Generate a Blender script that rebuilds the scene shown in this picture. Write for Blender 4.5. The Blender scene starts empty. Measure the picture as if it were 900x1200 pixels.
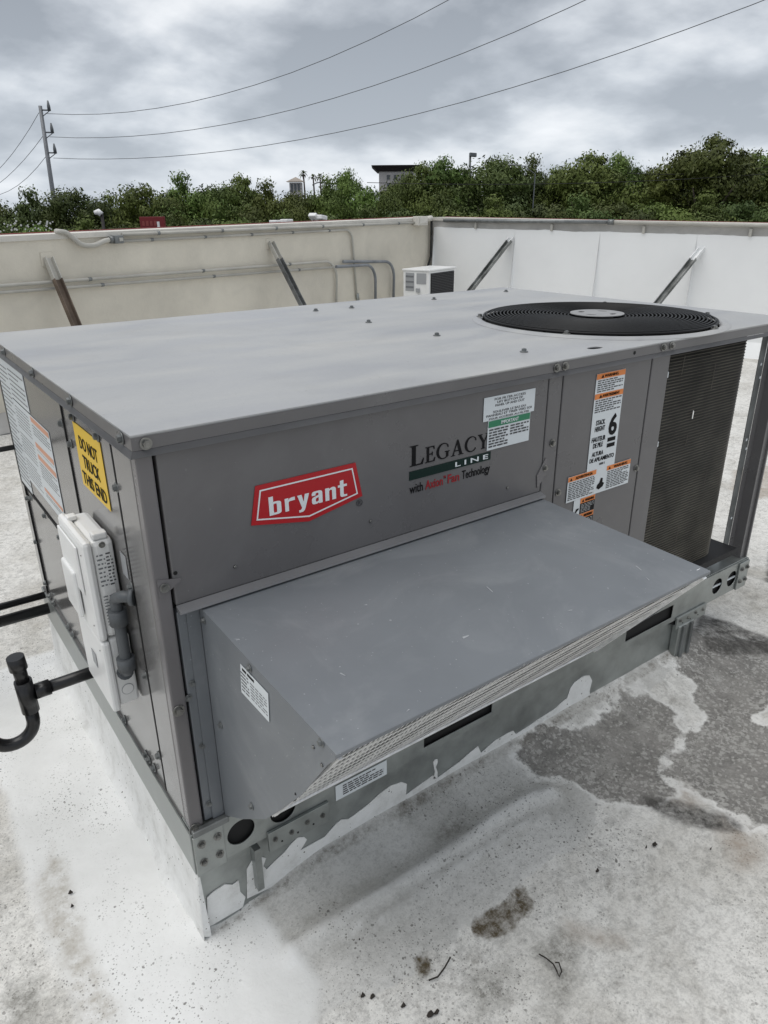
import bpy, bmesh, math, random
import numpy as np
from mathutils import Vector, Matrix, noise as mnoise
random.seed(7); rng = np.random.default_rng(7)
SC = bpy.context.scene
COL = SC.collection
PI = math.pi

# ------------------------------------------------------------------ camera
cam_d = bpy.data.cameras.new('camera'); cam = bpy.data.objects.new('camera', cam_d); COL.objects.link(cam)
cam_d.sensor_fit = 'VERTICAL'; cam_d.sensor_height = 24; cam_d.lens = 16.8594
cam_d.clip_start = .02; cam_d.clip_end = 3000
_r, _u, _b = [Vector(v) for v in [(0.809291, -0.587347, -0.008425), (0.233045, 0.307875, 0.922444), (-0.539201, -0.748489, 0.386038)]]
cam.matrix_world = Matrix.Translation(Vector((-0.28569, -1.01596, 0.29342))) @ Matrix((_r, _u, _b)).transposed().to_4x4()
SC.camera = cam
SC.view_settings.view_transform = 'Standard'; SC.view_settings.look = 'None'
SC.view_settings.exposure = 0.47; SC.view_settings.gamma = 1
SC.cycles.max_bounces = 8
SC.cycles.diffuse_bounces = 4
# ------------------------------------------------------------------ sky and sun (overcast)
SUN_EL, SUN_AZ = math.radians(72), math.radians(-75)      # azimuth from +Y towards +X
W = bpy.data.worlds.new('World'); SC.world = W; W.use_nodes = True
nt = W.node_tree; nt.nodes.clear()
def N(t, ty, **kw):
    n = t.nodes.new(ty)
    for k, v in kw.items():
        if k in n.inputs: n.inputs[k].default_value = v
        else: setattr(n, k, v)
    return n
def ramp(t, stops, interp='LINEAR'):
    n = t.nodes.new('ShaderNodeValToRGB'); cr = n.color_ramp; cr.interpolation = interp
    while len(cr.elements) < len(stops): cr.elements.new(.5)
    for e, (pos, c) in zip(cr.elements, stops):
        e.position = pos; e.color = (c, c, c, 1) if isinstance(c, (int, float)) else (*c, 1)
    return n
L = nt.links
out = N(nt, 'ShaderNodeOutputWorld')
sky = N(nt, 'ShaderNodeTexSky'); sky.sky_type = 'NISHITA'; sky.sun_disc = False
sky.sun_elevation = SUN_EL; sky.sun_rotation = SUN_AZ; sky.dust_density = 2
bg1 = N(nt, 'ShaderNodeBackground', Strength=.09); L.new(sky.outputs[0], bg1.inputs[0])
tc = N(nt, 'ShaderNodeTexCoord'); sep = N(nt, 'ShaderNodeSeparateXYZ'); L.new(tc.outputs['Generated'], sep.inputs[0])
zc = N(nt, 'ShaderNodeMath', operation='MAXIMUM'); L.new(sep.outputs[2], zc.inputs[0]); zc.inputs[1].default_value = 0
za = N(nt, 'ShaderNodeMath', operation='ADD'); L.new(zc.outputs[0], za.inputs[0]); za.inputs[1].default_value = .32
dx = N(nt, 'ShaderNodeMath', operation='DIVIDE'); L.new(sep.outputs[0], dx.inputs[0]); L.new(za.outputs[0], dx.inputs[1])
dy = N(nt, 'ShaderNodeMath', operation='DIVIDE'); L.new(sep.outputs[1], dy.inputs[0]); L.new(za.outputs[0], dy.inputs[1])
cb = N(nt, 'ShaderNodeCombineXYZ'); L.new(dx.outputs[0], cb.inputs[0]); L.new(dy.outputs[0], cb.inputs[1])
n1 = N(nt, 'ShaderNodeTexNoise', Scale=2.0, Detail=8, Roughness=.52, Distortion=.1); L.new(cb.outputs[0], n1.inputs[0])
n2 = N(nt, 'ShaderNodeTexNoise', Scale=.9, Detail=3, Roughness=.5); L.new(cb.outputs[0], n2.inputs[0])
mxn = N(nt, 'ShaderNodeMix', data_type='FLOAT'); mxn.inputs[0].default_value = .32
L.new(n1.outputs[0], mxn.inputs[2]); L.new(n2.outputs[0], mxn.inputs[3])
cr = ramp(nt, [(.42, (.255, .28, .315)), (.475, (.355, .382, .42)), (.515, (.47, .498, .535)), (.555, (.59, .612, .64)), (.62, (.74, .752, .77))])
L.new(mxn.outputs[0], cr.inputs[0])
# paler, bluer air towards the horizon
hz = N(nt, 'ShaderNodeMapRange'); L.new(zc.outputs[0], hz.inputs[0]); hz.inputs[1].default_value = 0; hz.inputs[2].default_value = .22
hz.inputs[3].default_value = .45; hz.inputs[4].default_value = 0
mxc = N(nt, 'ShaderNodeMix', data_type='RGBA'); L.new(hz.outputs[0], mxc.inputs[0]); L.new(cr.outputs[0], mxc.inputs[6]); mxc.inputs[7].default_value = (.51, .565, .63, 1)
bg2 = N(nt, 'ShaderNodeBackground', Strength=1.0); L.new(mxc.outputs[2], bg2.inputs[0])
ms = N(nt, 'ShaderNodeMixShader'); ms.inputs[0].default_value = .95
L.new(bg1.outputs[0], ms.inputs[1]); L.new(bg2.outputs[0], ms.inputs[2]); L.new(ms.outputs[0], out.inputs[0])
sd = bpy.data.lights.new('sun', 'SUN'); sd.energy = 1.25; sd.angle = math.radians(55); sd.color = (1, .965, .92)
sun = bpy.data.objects.new('sun', sd); COL.objects.link(sun)
sv = Vector((math.sin(SUN_AZ) * math.cos(SUN_EL), math.cos(SUN_AZ) * math.cos(SUN_EL), math.sin(SUN_EL)))
sun.rotation_euler = sv.to_track_quat('Z', 'Y').to_euler(); sun.location = (0, 0, 30)

# ------------------------------------------------------------------ materials
def newmat(name):
    m = bpy.data.materials.new(name); m.use_nodes = True
    t = m.node_tree; b = t.nodes['Principled BSDF']
    return m, t, b
DUST = {}
def dust(m, amt=.35, col=(.55, .56, .56)):
    t = m.node_tree; b = t.nodes['Principled BSDF']; l = t.links; g = N(t, 'ShaderNodeNewGeometry')
    src = b.inputs['Base Color'].links[0].from_socket if b.inputs['Base Color'].links else None
    f = None
    for sc, k in ((70, .16), (160, .20), (28, .05)):
        v = N(t, 'ShaderNodeTexVoronoi', Scale=sc); l.new(g.outputs['Position'], v.inputs[0]); w = N(t, 'ShaderNodeTexWhiteNoise'); l.new(v.outputs['Position'], w.inputs[0])
        p_ = N(t, 'ShaderNodeMath', operation='POWER'); l.new(w.outputs['Value'], p_.inputs[0]); p_.inputs[1].default_value = 7
        q_ = N(t, 'ShaderNodeMath', operation='MULTIPLY'); l.new(p_.outputs[0], q_.inputs[0]); q_.inputs[1].default_value = k
        c_ = N(t, 'ShaderNodeMath', operation='LESS_THAN'); l.new(v.outputs['Distance'], c_.inputs[0]); l.new(q_.outputs[0], c_.inputs[1])
        if f is None: f = c_.outputs[0]
        else:
            a_ = N(t, 'ShaderNodeMath', operation='MAXIMUM'); l.new(f, a_.inputs[0]); l.new(c_.outputs[0], a_.inputs[1]); f = a_.outputs[0]
    st = N(t, 'ShaderNodeTexNoise', Scale=3.4, Detail=7, Roughness=.65, Distortion=1.2); l.new(g.outputs['Position'], st.inputs[0])
    sr = N(t, 'ShaderNodeMapRange'); l.new(st.outputs[0], sr.inputs[0]); sr.inputs[1].default_value = .48; sr.inputs[2].default_value = .72; sr.inputs[4].default_value = .16
    mu = N(t, 'ShaderNodeMath', operation='MULTIPLY_ADD'); l.new(f, mu.inputs[0]); mu.inputs[1].default_value = amt; l.new(sr.outputs[0], mu.inputs[2])
    mx = N(t, 'ShaderNodeMix', data_type='RGBA'); l.new(mu.outputs[0], mx.inputs[0]); l.new(src, mx.inputs[6]); mx.inputs[7].default_value = (*col, 1); l.new(mx.outputs[2], b.inputs['Base Color'])
def mat(name, col, rough=.5, metal=0, spec=.5, var=0, vscale=8, bump=0, bscale=40, rvar=0, col2=None, coat=0, trans=0):
    m, t, b = newmat(name)
    b.inputs['Base Color'].default_value = (*col, 1); b.inputs['Roughness'].default_value = rough
    b.inputs['Metallic'].default_value = metal; b.inputs['Specular IOR Level'].default_value = spec
    b.inputs['Coat Weight'].default_value = coat; b.inputs['Coat Roughness'].default_value = .15
    if trans: b.inputs['Transmission Weight'].default_value = trans
    if var or rvar or bump:
        g = N(t, 'ShaderNodeNewGeometry')
        n = N(t, 'ShaderNodeTexNoise', Scale=vscale, Detail=6, Roughness=.62); t.links.new(g.outputs['Position'], n.inputs[0])
        if var:
            c2 = col2 or tuple(c * (1 - var) for c in col); c1 = col if col2 else tuple(min(1, c * (1 + var)) for c in col)
            r = ramp(t, [(.35, c2), (.65, c1)]); t.links.new(n.outputs[0], r.inputs[0]); t.links.new(r.outputs[0], b.inputs['Base Color'])
        if rvar:
            r2 = N(t, 'ShaderNodeMapRange'); t.links.new(n.outputs[0], r2.inputs[0]); r2.inputs[1].default_value = .3; r2.inputs[2].default_value = .7
            r2.inputs[3].default_value = max(0, rough - rvar); r2.inputs[4].default_value = rough + rvar; t.links.new(r2.outputs[0], b.inputs['Roughness'])
        if bump:
            n3 = N(t, 'ShaderNodeTexNoise', Scale=bscale, Detail=4, Roughness=.6); t.links.new(g.outputs['Position'], n3.inputs[0])
            bp = N(t, 'ShaderNodeBump', Strength=bump, Distance=.01); t.links.new(n3.outputs[0], bp.inputs['Height']); t.links.new(bp.outputs[0], b.inputs['Normal'])
    return m
M = {}
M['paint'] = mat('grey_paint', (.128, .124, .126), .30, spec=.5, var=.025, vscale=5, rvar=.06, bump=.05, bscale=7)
M['paint_side'] = mat('grey_paint_gloss', (.145, .141, .138), .17, spec=.55, var=.03, vscale=4, rvar=.04, bump=.09, bscale=4.5, coat=.25)
M['paint_post'] = mat('grey_paint_warm', (.150, .143, .146), .24, spec=.5, var=.05, vscale=5, rvar=.06, bump=.05, bscale=9)
M['paint_trim'] = mat('grey_paint_trim', (.17, .17, .175), .3, var=.06, vscale=9, bump=.04, bscale=14)
M['hood'] = mat('hood_paint_sky_tint', (.165, .178, .192), .38, spec=.4, var=.06, vscale=4, rvar=.06, bump=.03, bscale=10)  # same grey paint, its bluish tint standing in for reflected sky
M['black'] = mat('black_gap', (.006, .006, .006), .8)
M['dark'] = mat('dark_inside', (.012, .012, .013), .7)
M['black_plastic'] = mat('black_plastic', (.010, .010, .011), .28, spec=.5, var=.3, vscale=30, bump=.05, bscale=60)
M['scuff'] = mat('bare_scuff', (.34, .355, .37), .5)
M['rubber'] = mat('black_rubber', (.012, .012, .012), .5)
M['galv'] = mat('galvanised_steel', (.34, .36, .35), .38, metal=.7, var=.16, vscale=14, rvar=.10, bump=.05, bscale=30)
M['galv_dark'] = mat('galvanised_steel_dull', (.20, .21, .21), .45, metal=.6, var=.2, vscale=16, rvar=.1)
M['steel'] = mat('zinc_screw', (.24, .24, .23), .32, metal=.9, var=.2, vscale=60)
M['white_plastic'] = mat('white_plastic', (.79, .795, .785), .33, var=.03, vscale=7, bump=.02, bscale=50)
M['grey_plastic'] = mat('grey_conduit_plastic', (.085, .093, .10), .5, var=.1, vscale=30, bump=.04, bscale=90)
M['label_white'] = mat('label_white', (.66, .70, .72), .42)
M['label_grey'] = mat('label_grey', (.33, .34, .35), .4)
M['ink'] = mat('ink_black', (.006, .006, .007), .6, spec=.15)
M['ink_faded'] = mat('ink_faded', (.16, .17, .18), .5)
M['ink_grey'] = mat('ink_grey', (.055, .055, .06), .5)
M['orange'] = mat('label_orange', (.72, .22, .045), .45)
M['orange_faded'] = mat('label_orange_faded', (.66, .33, .21), .45)
M['green'] = mat('label_green', (.015, .20, .095), .45)
M['dkgreen'] = mat('badge_green', (.004, .020, .016), .5, spec=.2)
M['red'] = mat('badge_red', (.43, .004, .010), .35)
M['redink'] = mat('ink_red', (.30, .006, .012), .45)
M['yellow'] = mat('label_yellow', (.80, .52, .02), .4)
M['white_ink'] = mat('ink_white', (.74, .78, .80), .45)
M['mesh'] = mat('aluminium_mesh', (.93, .93, .92), .40, metal=.8, var=.10, vscale=60)
M['wire'] = mat('fan_wire', (.005, .005, .005), .5, spec=.3)
M['hub'] = mat('hub_plate', (.30, .30, .30), .5, metal=.2, var=.1, vscale=20)
M['coil'] = mat('coil_fins', (.030, .028, .024), .6, metal=.2, var=.25, vscale=9)
M['coil_tube'] = mat('coil_tubes', (.115, .105, .085), .5, metal=.35, var=.4, vscale=9)
M['stucco'] = mat('cream_stucco', (.66, .62, .53), .85, var=.09, vscale=1.6, bump=.25, bscale=45)
M['stucco_cap'] = mat('cream_cap', (.60, .58, .53), .8, var=.12, vscale=3, bump=.2, bscale=40)
M['white_coat'] = mat('white_wall_coating', (.84, .85, .85), .6, var=.03, vscale=1.2, bump=.12, bscale=6)
M['grey_band'] = mat('grey_wall_band', (.42, .41, .39), .8, var=.15, vscale=4, bump=.2, bscale=40)
M['pipe_cream'] = mat('cream_conduit', (.44, .43, .39), .6, var=.12, vscale=4)
M['pipe_grey'] = mat('grey_conduit', (.24, .255, .275), .5, metal=.2, var=.2, vscale=6)
M['timber'] = mat('weathered_brace', (.14, .105, .08), .8, var=.3, vscale=9, bump=.2)
M['brace_steel'] = mat('weathered_steel_brace', (.17, .175, .175), .55, metal=.3, var=.5, vscale=7, bump=.1)
M['brace_mottled'] = mat('mottled_brace', (.34, .35, .34), .6, metal=.1, var=.6, vscale=6, col2=(.07, .075, .07))
M['asphalt'] = mat('far_asphalt', (.06, .06, .06), .9, var=.2, vscale=.5)
M['redcap'] = mat('red_coping', (.25, .05, .045), .6)
M['sign_red'] = mat('sign_red', (.17, .010, .014), .5)
M['tower_wall'] = mat('pale_render', (.50, .48, .47), .8, var=.08, vscale=.4)
M['cornice'] = mat('dark_cornice', (.022, .018, .018), .7)
M['window'] = mat('dark_window', (.10, .11, .12), .2)
M['tan_roof'] = mat('tan_roof', (.34, .30, .26), .8, var=.1, vscale=.5)
M['pole'] = mat('pole_steel', (.16, .17, .185), .5, metal=.3, var=.15, vscale=1)
M['insul'] = mat('insulator_grey', (.12, .13, .14), .4)
M['cable'] = mat('power_cable', (.16, .165, .175), .6)
M['lamp_white'] = mat('white_lamp', (.80, .80, .80), .4)
M['bark'] = mat('bark', (.07, .055, .045), .9, var=.3, vscale=3)
M['debris'] = mat('dead_leaf', (.028, .022, .017), .8)
M['flower'] = mat('white_flower', (.75, .75, .72), .6)

def coat_mat():
    m, t, b = newmat('brushed_on_coating'); l = t.links; g = N(t, 'ShaderNodeNewGeometry')
    n = N(t, 'ShaderNodeTexNoise', Scale=13, Detail=8, Roughness=.75); l.new(g.outputs['Position'], n.inputs[0])
    r = ramp(t, [(.34, (.60, .60, .58)), (.48, (.73, .735, .72)), (.62, (.79, .795, .785))]); l.new(n.outputs[0], r.inputs[0])
    v = N(t, 'ShaderNodeTexVoronoi', Scale=110); l.new(g.outputs['Position'], v.inputs[0]); w = N(t, 'ShaderNodeTexWhiteNoise'); l.new(v.outputs['Position'], w.inputs[0])
    p_ = N(t, 'ShaderNodeMath', operation='POWER'); l.new(w.outputs['Value'], p_.inputs[0]); p_.inputs[1].default_value = 4
    q_ = N(t, 'ShaderNodeMath', operation='MULTIPLY'); l.new(p_.outputs[0], q_.inputs[0]); q_.inputs[1].default_value = .26
    c_ = N(t, 'ShaderNodeMath', operation='LESS_THAN'); l.new(v.outputs['Distance'], c_.inputs[0]); l.new(q_.outputs[0], c_.inputs[1])
    mx = N(t, 'ShaderNodeMix', data_type='RGBA'); l.new(c_.outputs[0], mx.inputs[0]); l.new(r.outputs[0], mx.inputs[6]); mx.inputs[7].default_value = (.12, .11, .09, 1)
    l.new(mx.outputs[2], b.inputs['Base Color']); b.inputs['Roughness'].default_value = .6
    n2 = N(t, 'ShaderNodeTexNoise', Scale=34, Detail=5); l.new(g.outputs['Position'], n2.inputs[0]); bp = N(t, 'ShaderNodeBump', Strength=.2, Distance=.003); l.new(n2.outputs[0], bp.inputs['Height']); l.new(bp.outputs[0], b.inputs['Normal'])
    return m
M['curb_coat'] = coat_mat()
def roof_mat():
    m, t, b = newmat('weathered_top_paint_sky_sheen')
    g = N(t, 'ShaderNodeNewGeometry'); mp = N(t, 'ShaderNodeMapping'); mp.inputs['Scale'].default_value = (1, 3.2, 1)
    t.links.new(g.outputs['Position'], mp.inputs[0])
    n = N(t, 'ShaderNodeTexNoise', Scale=2.2, Detail=5, Roughness=.55, Distortion=.5); t.links.new(mp.outputs[0], n.inputs[0])
    r = ramp(t, [(.34, (.32, .325, .335)), (.5, (.375, .38, .38)), (.68, (.43, .43, .42))]); t.links.new(n.outputs[0], r.inputs[0])  # chalked paint, lightened further to carry the sky's grazing reflection
    n2 = N(t, 'ShaderNodeTexNoise', Scale=90, Detail=3); t.links.new(g.outputs['Position'], n2.inputs[0])
    mx = N(t, 'ShaderNodeMix', data_type='RGBA', blend_type='MULTIPLY'); mx.inputs[0].default_value = .25
    r2 = ramp(t, [(.3, .82), (.7, 1.0)]); t.links.new(n2.outputs[0], r2.inputs[0])
    t.links.new(r.outputs[0], mx.inputs[6]); t.links.new(r2.outputs[0], mx.inputs[7]); t.links.new(mx.outputs[2], b.inputs['Base Color'])
    rr = ramp(t, [(.3, .30), (.7, .52)]); t.links.new(n.outputs[0], rr.inputs[0]); t.links.new(rr.outputs[0], b.inputs['Roughness'])
    n3 = N(t, 'ShaderNodeTexNoise', Scale=3.0, Detail=2); t.links.new(g.outputs['Position'], n3.inputs[0])
    bp = N(t, 'ShaderNodeBump', Strength=.10, Distance=.02); t.links.new(n3.outputs[0], bp.inputs['Height']); t.links.new(bp.outputs[0], b.inputs['Normal'])
    return m
M['roof'] = roof_mat()
dust(M['hood'], .3); dust(M['roof'], .4, (.16, .15, .14)); dust(M['paint'], .22, (.26, .26, .26))
dust(M['stucco'], .3, (.38, .36, .32)); dust(M['white_plastic'], .25, (.42, .40, .36)); dust(M['coil'], .2, (.10, .095, .08))

def leaf_mat(name, c1, c2):
    m, t, b = newmat(name)
    g = N(t, 'ShaderNodeNewGeometry'); oi = N(t, 'ShaderNodeObjectInfo')
    n = N(t, 'ShaderNodeTexNoise', Scale=.55, Detail=3); t.links.new(g.outputs['Position'], n.inputs[0])
    ad = N(t, 'ShaderNodeMath', operation='MULTIPLY_ADD'); t.links.new(g.outputs['Random Per Island'], ad.inputs[0]); ad.inputs[1].default_value = .14
    t.links.new(n.outputs[0], ad.inputs[2])
    r = ramp(t, [(.42, c2), (.68, c1)]); t.links.new(ad.outputs[0], r.inputs[0])
    hs = N(t, 'ShaderNodeHueSaturation'); t.links.new(r.outputs[0], hs.inputs['Color'])
    mr = N(t, 'ShaderNodeMapRange'); t.links.new(oi.outputs['Random'], mr.inputs[0]); mr.inputs[3].default_value = .7; mr.inputs[4].default_value = 1.25
    t.links.new(mr.outputs[0], hs.inputs['Value'])
    mh = N(t, 'ShaderNodeMapRange'); t.links.new(oi.outputs['Random'], mh.inputs[0]); mh.inputs[3].default_value = .47; mh.inputs[4].default_value = .515
    t.links.new(mh.outputs[0], hs.inputs['Hue'])
    t.links.new(hs.outputs[0], b.inputs['Base Color']); b.inputs['Roughness'].default_value = .6; b.inputs['Specular IOR Level'].default_value = .25
    return m
M['leaf'] = leaf_mat('leaf_green', (.125, .175, .040), (.066, .098, .024))
M['leaf_dark'] = leaf_mat('leaf_dark_green', (.090, .128, .034), (.044, .070, .020))

# ------------------------------------------------------------------ mesh helpers
BASE = {}
def link(o, parent=None):
    COL.objects.link(o)
    if parent is not None:
        o.parent = parent
        b = BASE.get(parent.name)
        if b is not None: o.matrix_parent_inverse = Matrix.Translation(-Vector(b))
    return o
def tag(o, label, cat, group=None):
    o['label'] = label; o['category'] = cat
    if group: o['group'] = group
    return o
def thing(name, label, cat, loc=(0, 0, 0), group=None):
    o = bpy.data.objects.new(name, None); o.location = loc; o.empty_display_size = .1
    COL.objects.link(o); BASE[o.name] = tuple(loc); return tag(o, label, cat, group)
class MB:
    def __init__(s): s.bm = bmesh.new()
    def box(s, x0, x1, y0, y1, z0, z1, fr=None, bev=0):
        vs = [Vector((x, y, z)) for x in (x0, x1) for y in (y0, y1) for z in (z0, z1)]
        if fr: vs = [fr(v) for v in vs]
        v = [s.bm.verts.new(q) for q in vs]
        fs = [(0, 1, 3, 2), (4, 6, 7, 5), (0, 4, 5, 1), (2, 3, 7, 6), (0, 2, 6, 4), (1, 5, 7, 3)]
        F = [s.bm.faces.new([v[i] for i in f]) for f in fs]
        if bev:
            es = list({e for f in F for e in f.edges})
            bmesh.ops.bevel(s.bm, geom=es, offset=bev, segments=2, affect='EDGES', profile=.5)
        return s
    def prism(s, pts, vec):
        a = [s.bm.verts.new(q) for q in pts]; vec = Vector(vec); b = [s.bm.verts.new(Vector(q) + vec) for q in pts]
        n = len(pts); s.bm.faces.new(a); s.bm.faces.new(b[::-1])
        for i in range(n): s.bm.faces.new((a[i], b[i], b[(i + 1) % n], a[(i + 1) % n]))
        return s
    def tube(s, pts, r, seg=10, caps=True, smooth=True):
        pts = [Vector(q) for q in pts]; n = len(pts); rs = r if isinstance(r, (list, tuple)) else [r] * n
        rings = []; up = None
        for i in range(n):
            d = (pts[min(i + 1, n - 1)] - pts[max(i - 1, 0)]).normalized()
            if up is None: up = d.orthogonal().normalized()
            up = (up - d * up.dot(d))
            up = up.normalized() if up.length > 1e-5 else d.orthogonal().normalized()
            w = d.cross(up)
            rings.append([s.bm.verts.new(pts[i] + (up * math.cos(a) + w * math.sin(a)) * rs[i]) for a in [2 * PI * k / seg for k in range(seg)]])
        for i in range(n - 1):
            for k in range(seg):
                f = s.bm.faces.new((rings[i][k], rings[i][(k + 1) % seg], rings[i + 1][(k + 1) % seg], rings[i + 1][k])); f.smooth = smooth
        if caps: s.bm.faces.new(rings[0][::-1]); s.bm.faces.new(rings[-1])
        return s
    def quad(s, *q): s.bm.faces.new([s.bm.verts.new(x) for x in q]); return s
    def mesh(s, name):
        bmesh.ops.recalc_face_normals(s.bm, faces=s.bm.faces)
        me = bpy.data.meshes.new(name); s.bm.to_mesh(me); s.bm.free(); return me
    def build(s, name, m, parent=None):
        me = s.mesh(name); me.materials.append(m if not isinstance(m, str) else M[m])
        return link(bpy.data.objects.new(name, me), parent)
def from_np(name, V, F, m, parent=None, smooth=False):
    me = bpy.data.meshes.new(name); V = np.asarray(V, np.float32); F = np.asarray(F, np.int32); k = F.shape[1]
    me.vertices.add(len(V)); me.vertices.foreach_set('co', V.ravel())
    me.loops.add(F.size); me.loops.foreach_set('vertex_index', F.ravel())
    me.polygons.add(len(F)); me.polygons.foreach_set('loop_start', np.arange(0, F.size, k)); me.polygons.foreach_set('loop_total', np.full(len(F), k))
    if smooth: me.polygons.foreach_set('use_smooth', np.ones(len(F), bool))
    me.update(calc_edges=True); me.validate()
    me.materials.append(M[m] if isinstance(m, str) else m)
    return link(bpy.data.objects.new(name, me), parent)
def arc(c, a, b, r, n=6):
    """rounded corner: from a via corner c to b with radius r"""
    c, a, b = Vector(c), Vector(a), Vector(b); u = (a - c).normalized(); v = (b - c).normalized()
    th = u.angle(v); t = r / math.tan(th / 2); p0, p1 = c + u * t, c + v * t
    ctr = c + (u + v).normalized() * (r / math.sin(th / 2)); o = []
    for i in range(n + 1):
        q = p0.lerp(p1, i / n); o.append(ctr + (q - ctr).normalized() * r)
    return o
def path(pts, r, n=6):
    o = [Vector(pts[0])]
    for i in range(1, len(pts) - 1): o += arc(pts[i], pts[i - 1], pts[i + 1], r, n)
    return o + [Vector(pts[-1])]
# planes: 2-D coordinates -> world, with distance outwards
def FR(a, b, o=0.0): return Vector((a, .006 - o, b))          # front of the unit
def LF(a, b, o=0.0): return Vector((.006 - o, -a, b))         # left side, a = -y
def RF(a, b, o=0.0): return Vector((a, b, o))                 # top
def SD(a, b, o=0.0): return Vector((.07 - o, -a, b))          # left cheek of the hood
def flatshape(name, splines, pl, m, parent=None, off=0.001, thick=.0008):
    """filled outline(s) with holes, lying on plane pl, standing thick proud"""
    cu = bpy.data.curves.new(name, 'CURVE'); cu.dimensions = '2D'; cu.fill_mode = 'BOTH'
    for sp in splines:
        s = cu.splines.new('POLY'); s.points.add(len(sp) - 1); s.use_cyclic_u = True
        for i, q in enumerate(sp): s.points[i].co = (q[0], q[1], 0, 1)
    cu.extrude = thick / 2
    o = bpy.data.objects.new('t', cu); me = bpy.data.meshes.new_from_object(o)
    bpy.data.objects.remove(o); bpy.data.curves.remove(cu)
    for v in me.vertices: v.co = pl(v.co.x, v.co.y, off + v.co.z + thick / 2)
    bm = bmesh.new(); bm.from_mesh(me); bmesh.ops.remove_doubles(bm, verts=bm.verts, dist=1e-6); bmesh.ops.recalc_face_normals(bm, faces=bm.faces); bm.to_mesh(me); bm.free()
    me.name = name; me.materials.clear(); me.materials.append(M[m] if isinstance(m, str) else m)
    for p_ in me.polygons: p_.material_index = 0
    return link(bpy.data.objects.new(name, me), parent)
def text(s, rect, pl, m, parent=None, off=.0022, bold=0, name='lettering', thick=.0006, space=1.0):
    """text squeezed into rect (x0, y0, x1, y1) of plane pl"""
    cu = bpy.data.curves.new(name, 'FONT'); cu.body = s; cu.size = 1; cu.align_x = 'CENTER'; cu.resolution_u = 3
    cu.offset = bold; cu.extrude = .01; cu.space_line = .95; cu.space_character = space
    o = bpy.data.objects.new('t', cu); me = bpy.data.meshes.new_from_object(o)
    bpy.data.objects.remove(o); bpy.data.curves.remove(cu)
    co = np.array([v.co[:] for v in me.vertices]); lo, hi = co.min(0), co.max(0)
    x0, y0, x1, y1 = rect
    for v in me.vertices:
        a = x0 + (v.co.x - lo[0]) / (hi[0] - lo[0]) * (x1 - x0); b = y0 + (v.co.y - lo[1]) / (hi[1] - lo[1]) * (y1 - y0)
        v.co = pl(a, b, off + (thick if v.co.z > 0 else 0))
    me.name = name; me.materials.clear(); me.materials.append(M[m])
    for p_ in me.polygons: p_.material_index = 0
    return link(bpy.data.objects.new(name, me), parent)
def rect2(x0, y0, x1, y1): return [(x0, y0), (x1, y0), (x1, y1), (x0, y1)]
def card(name, r, pl, m, parent, off=.001): return flatshape(name, [rect2(*r)], pl, m, parent, off, .0006)
def print_lines(r, n, pl, m, parent, seed=0, off=.0020, fill=.55, name='fine_print', word=(.006, .016)):
    """rows of tiny word-long marks: print too small to read"""
    rr = random.Random(seed); mb = MB(); x0, y0, x1, y1 = r; h = (y1 - y0) / n
    for i in range(n):
        y = y1 - (i + 1) * h + h * (1 - fill) / 2; x = x0; end = x1 - (rr.random() * .35 * (x1 - x0) if rr.random() < .35 else 0)
        while x < end:
            w = rr.uniform(*word); xe = min(x + w, end)
            mb.quad(pl(x, y, off), pl(xe, y, off), pl(xe, y + h * fill, off), pl(x, y + h * fill, off)); x = xe + .0025
    return mb.build(name, m, parent)
def bb(pts): 
    a = [q[0] for q in pts]; b = [q[1] for q in pts]; return min(a), min(b), max(a), max(b)

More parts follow.
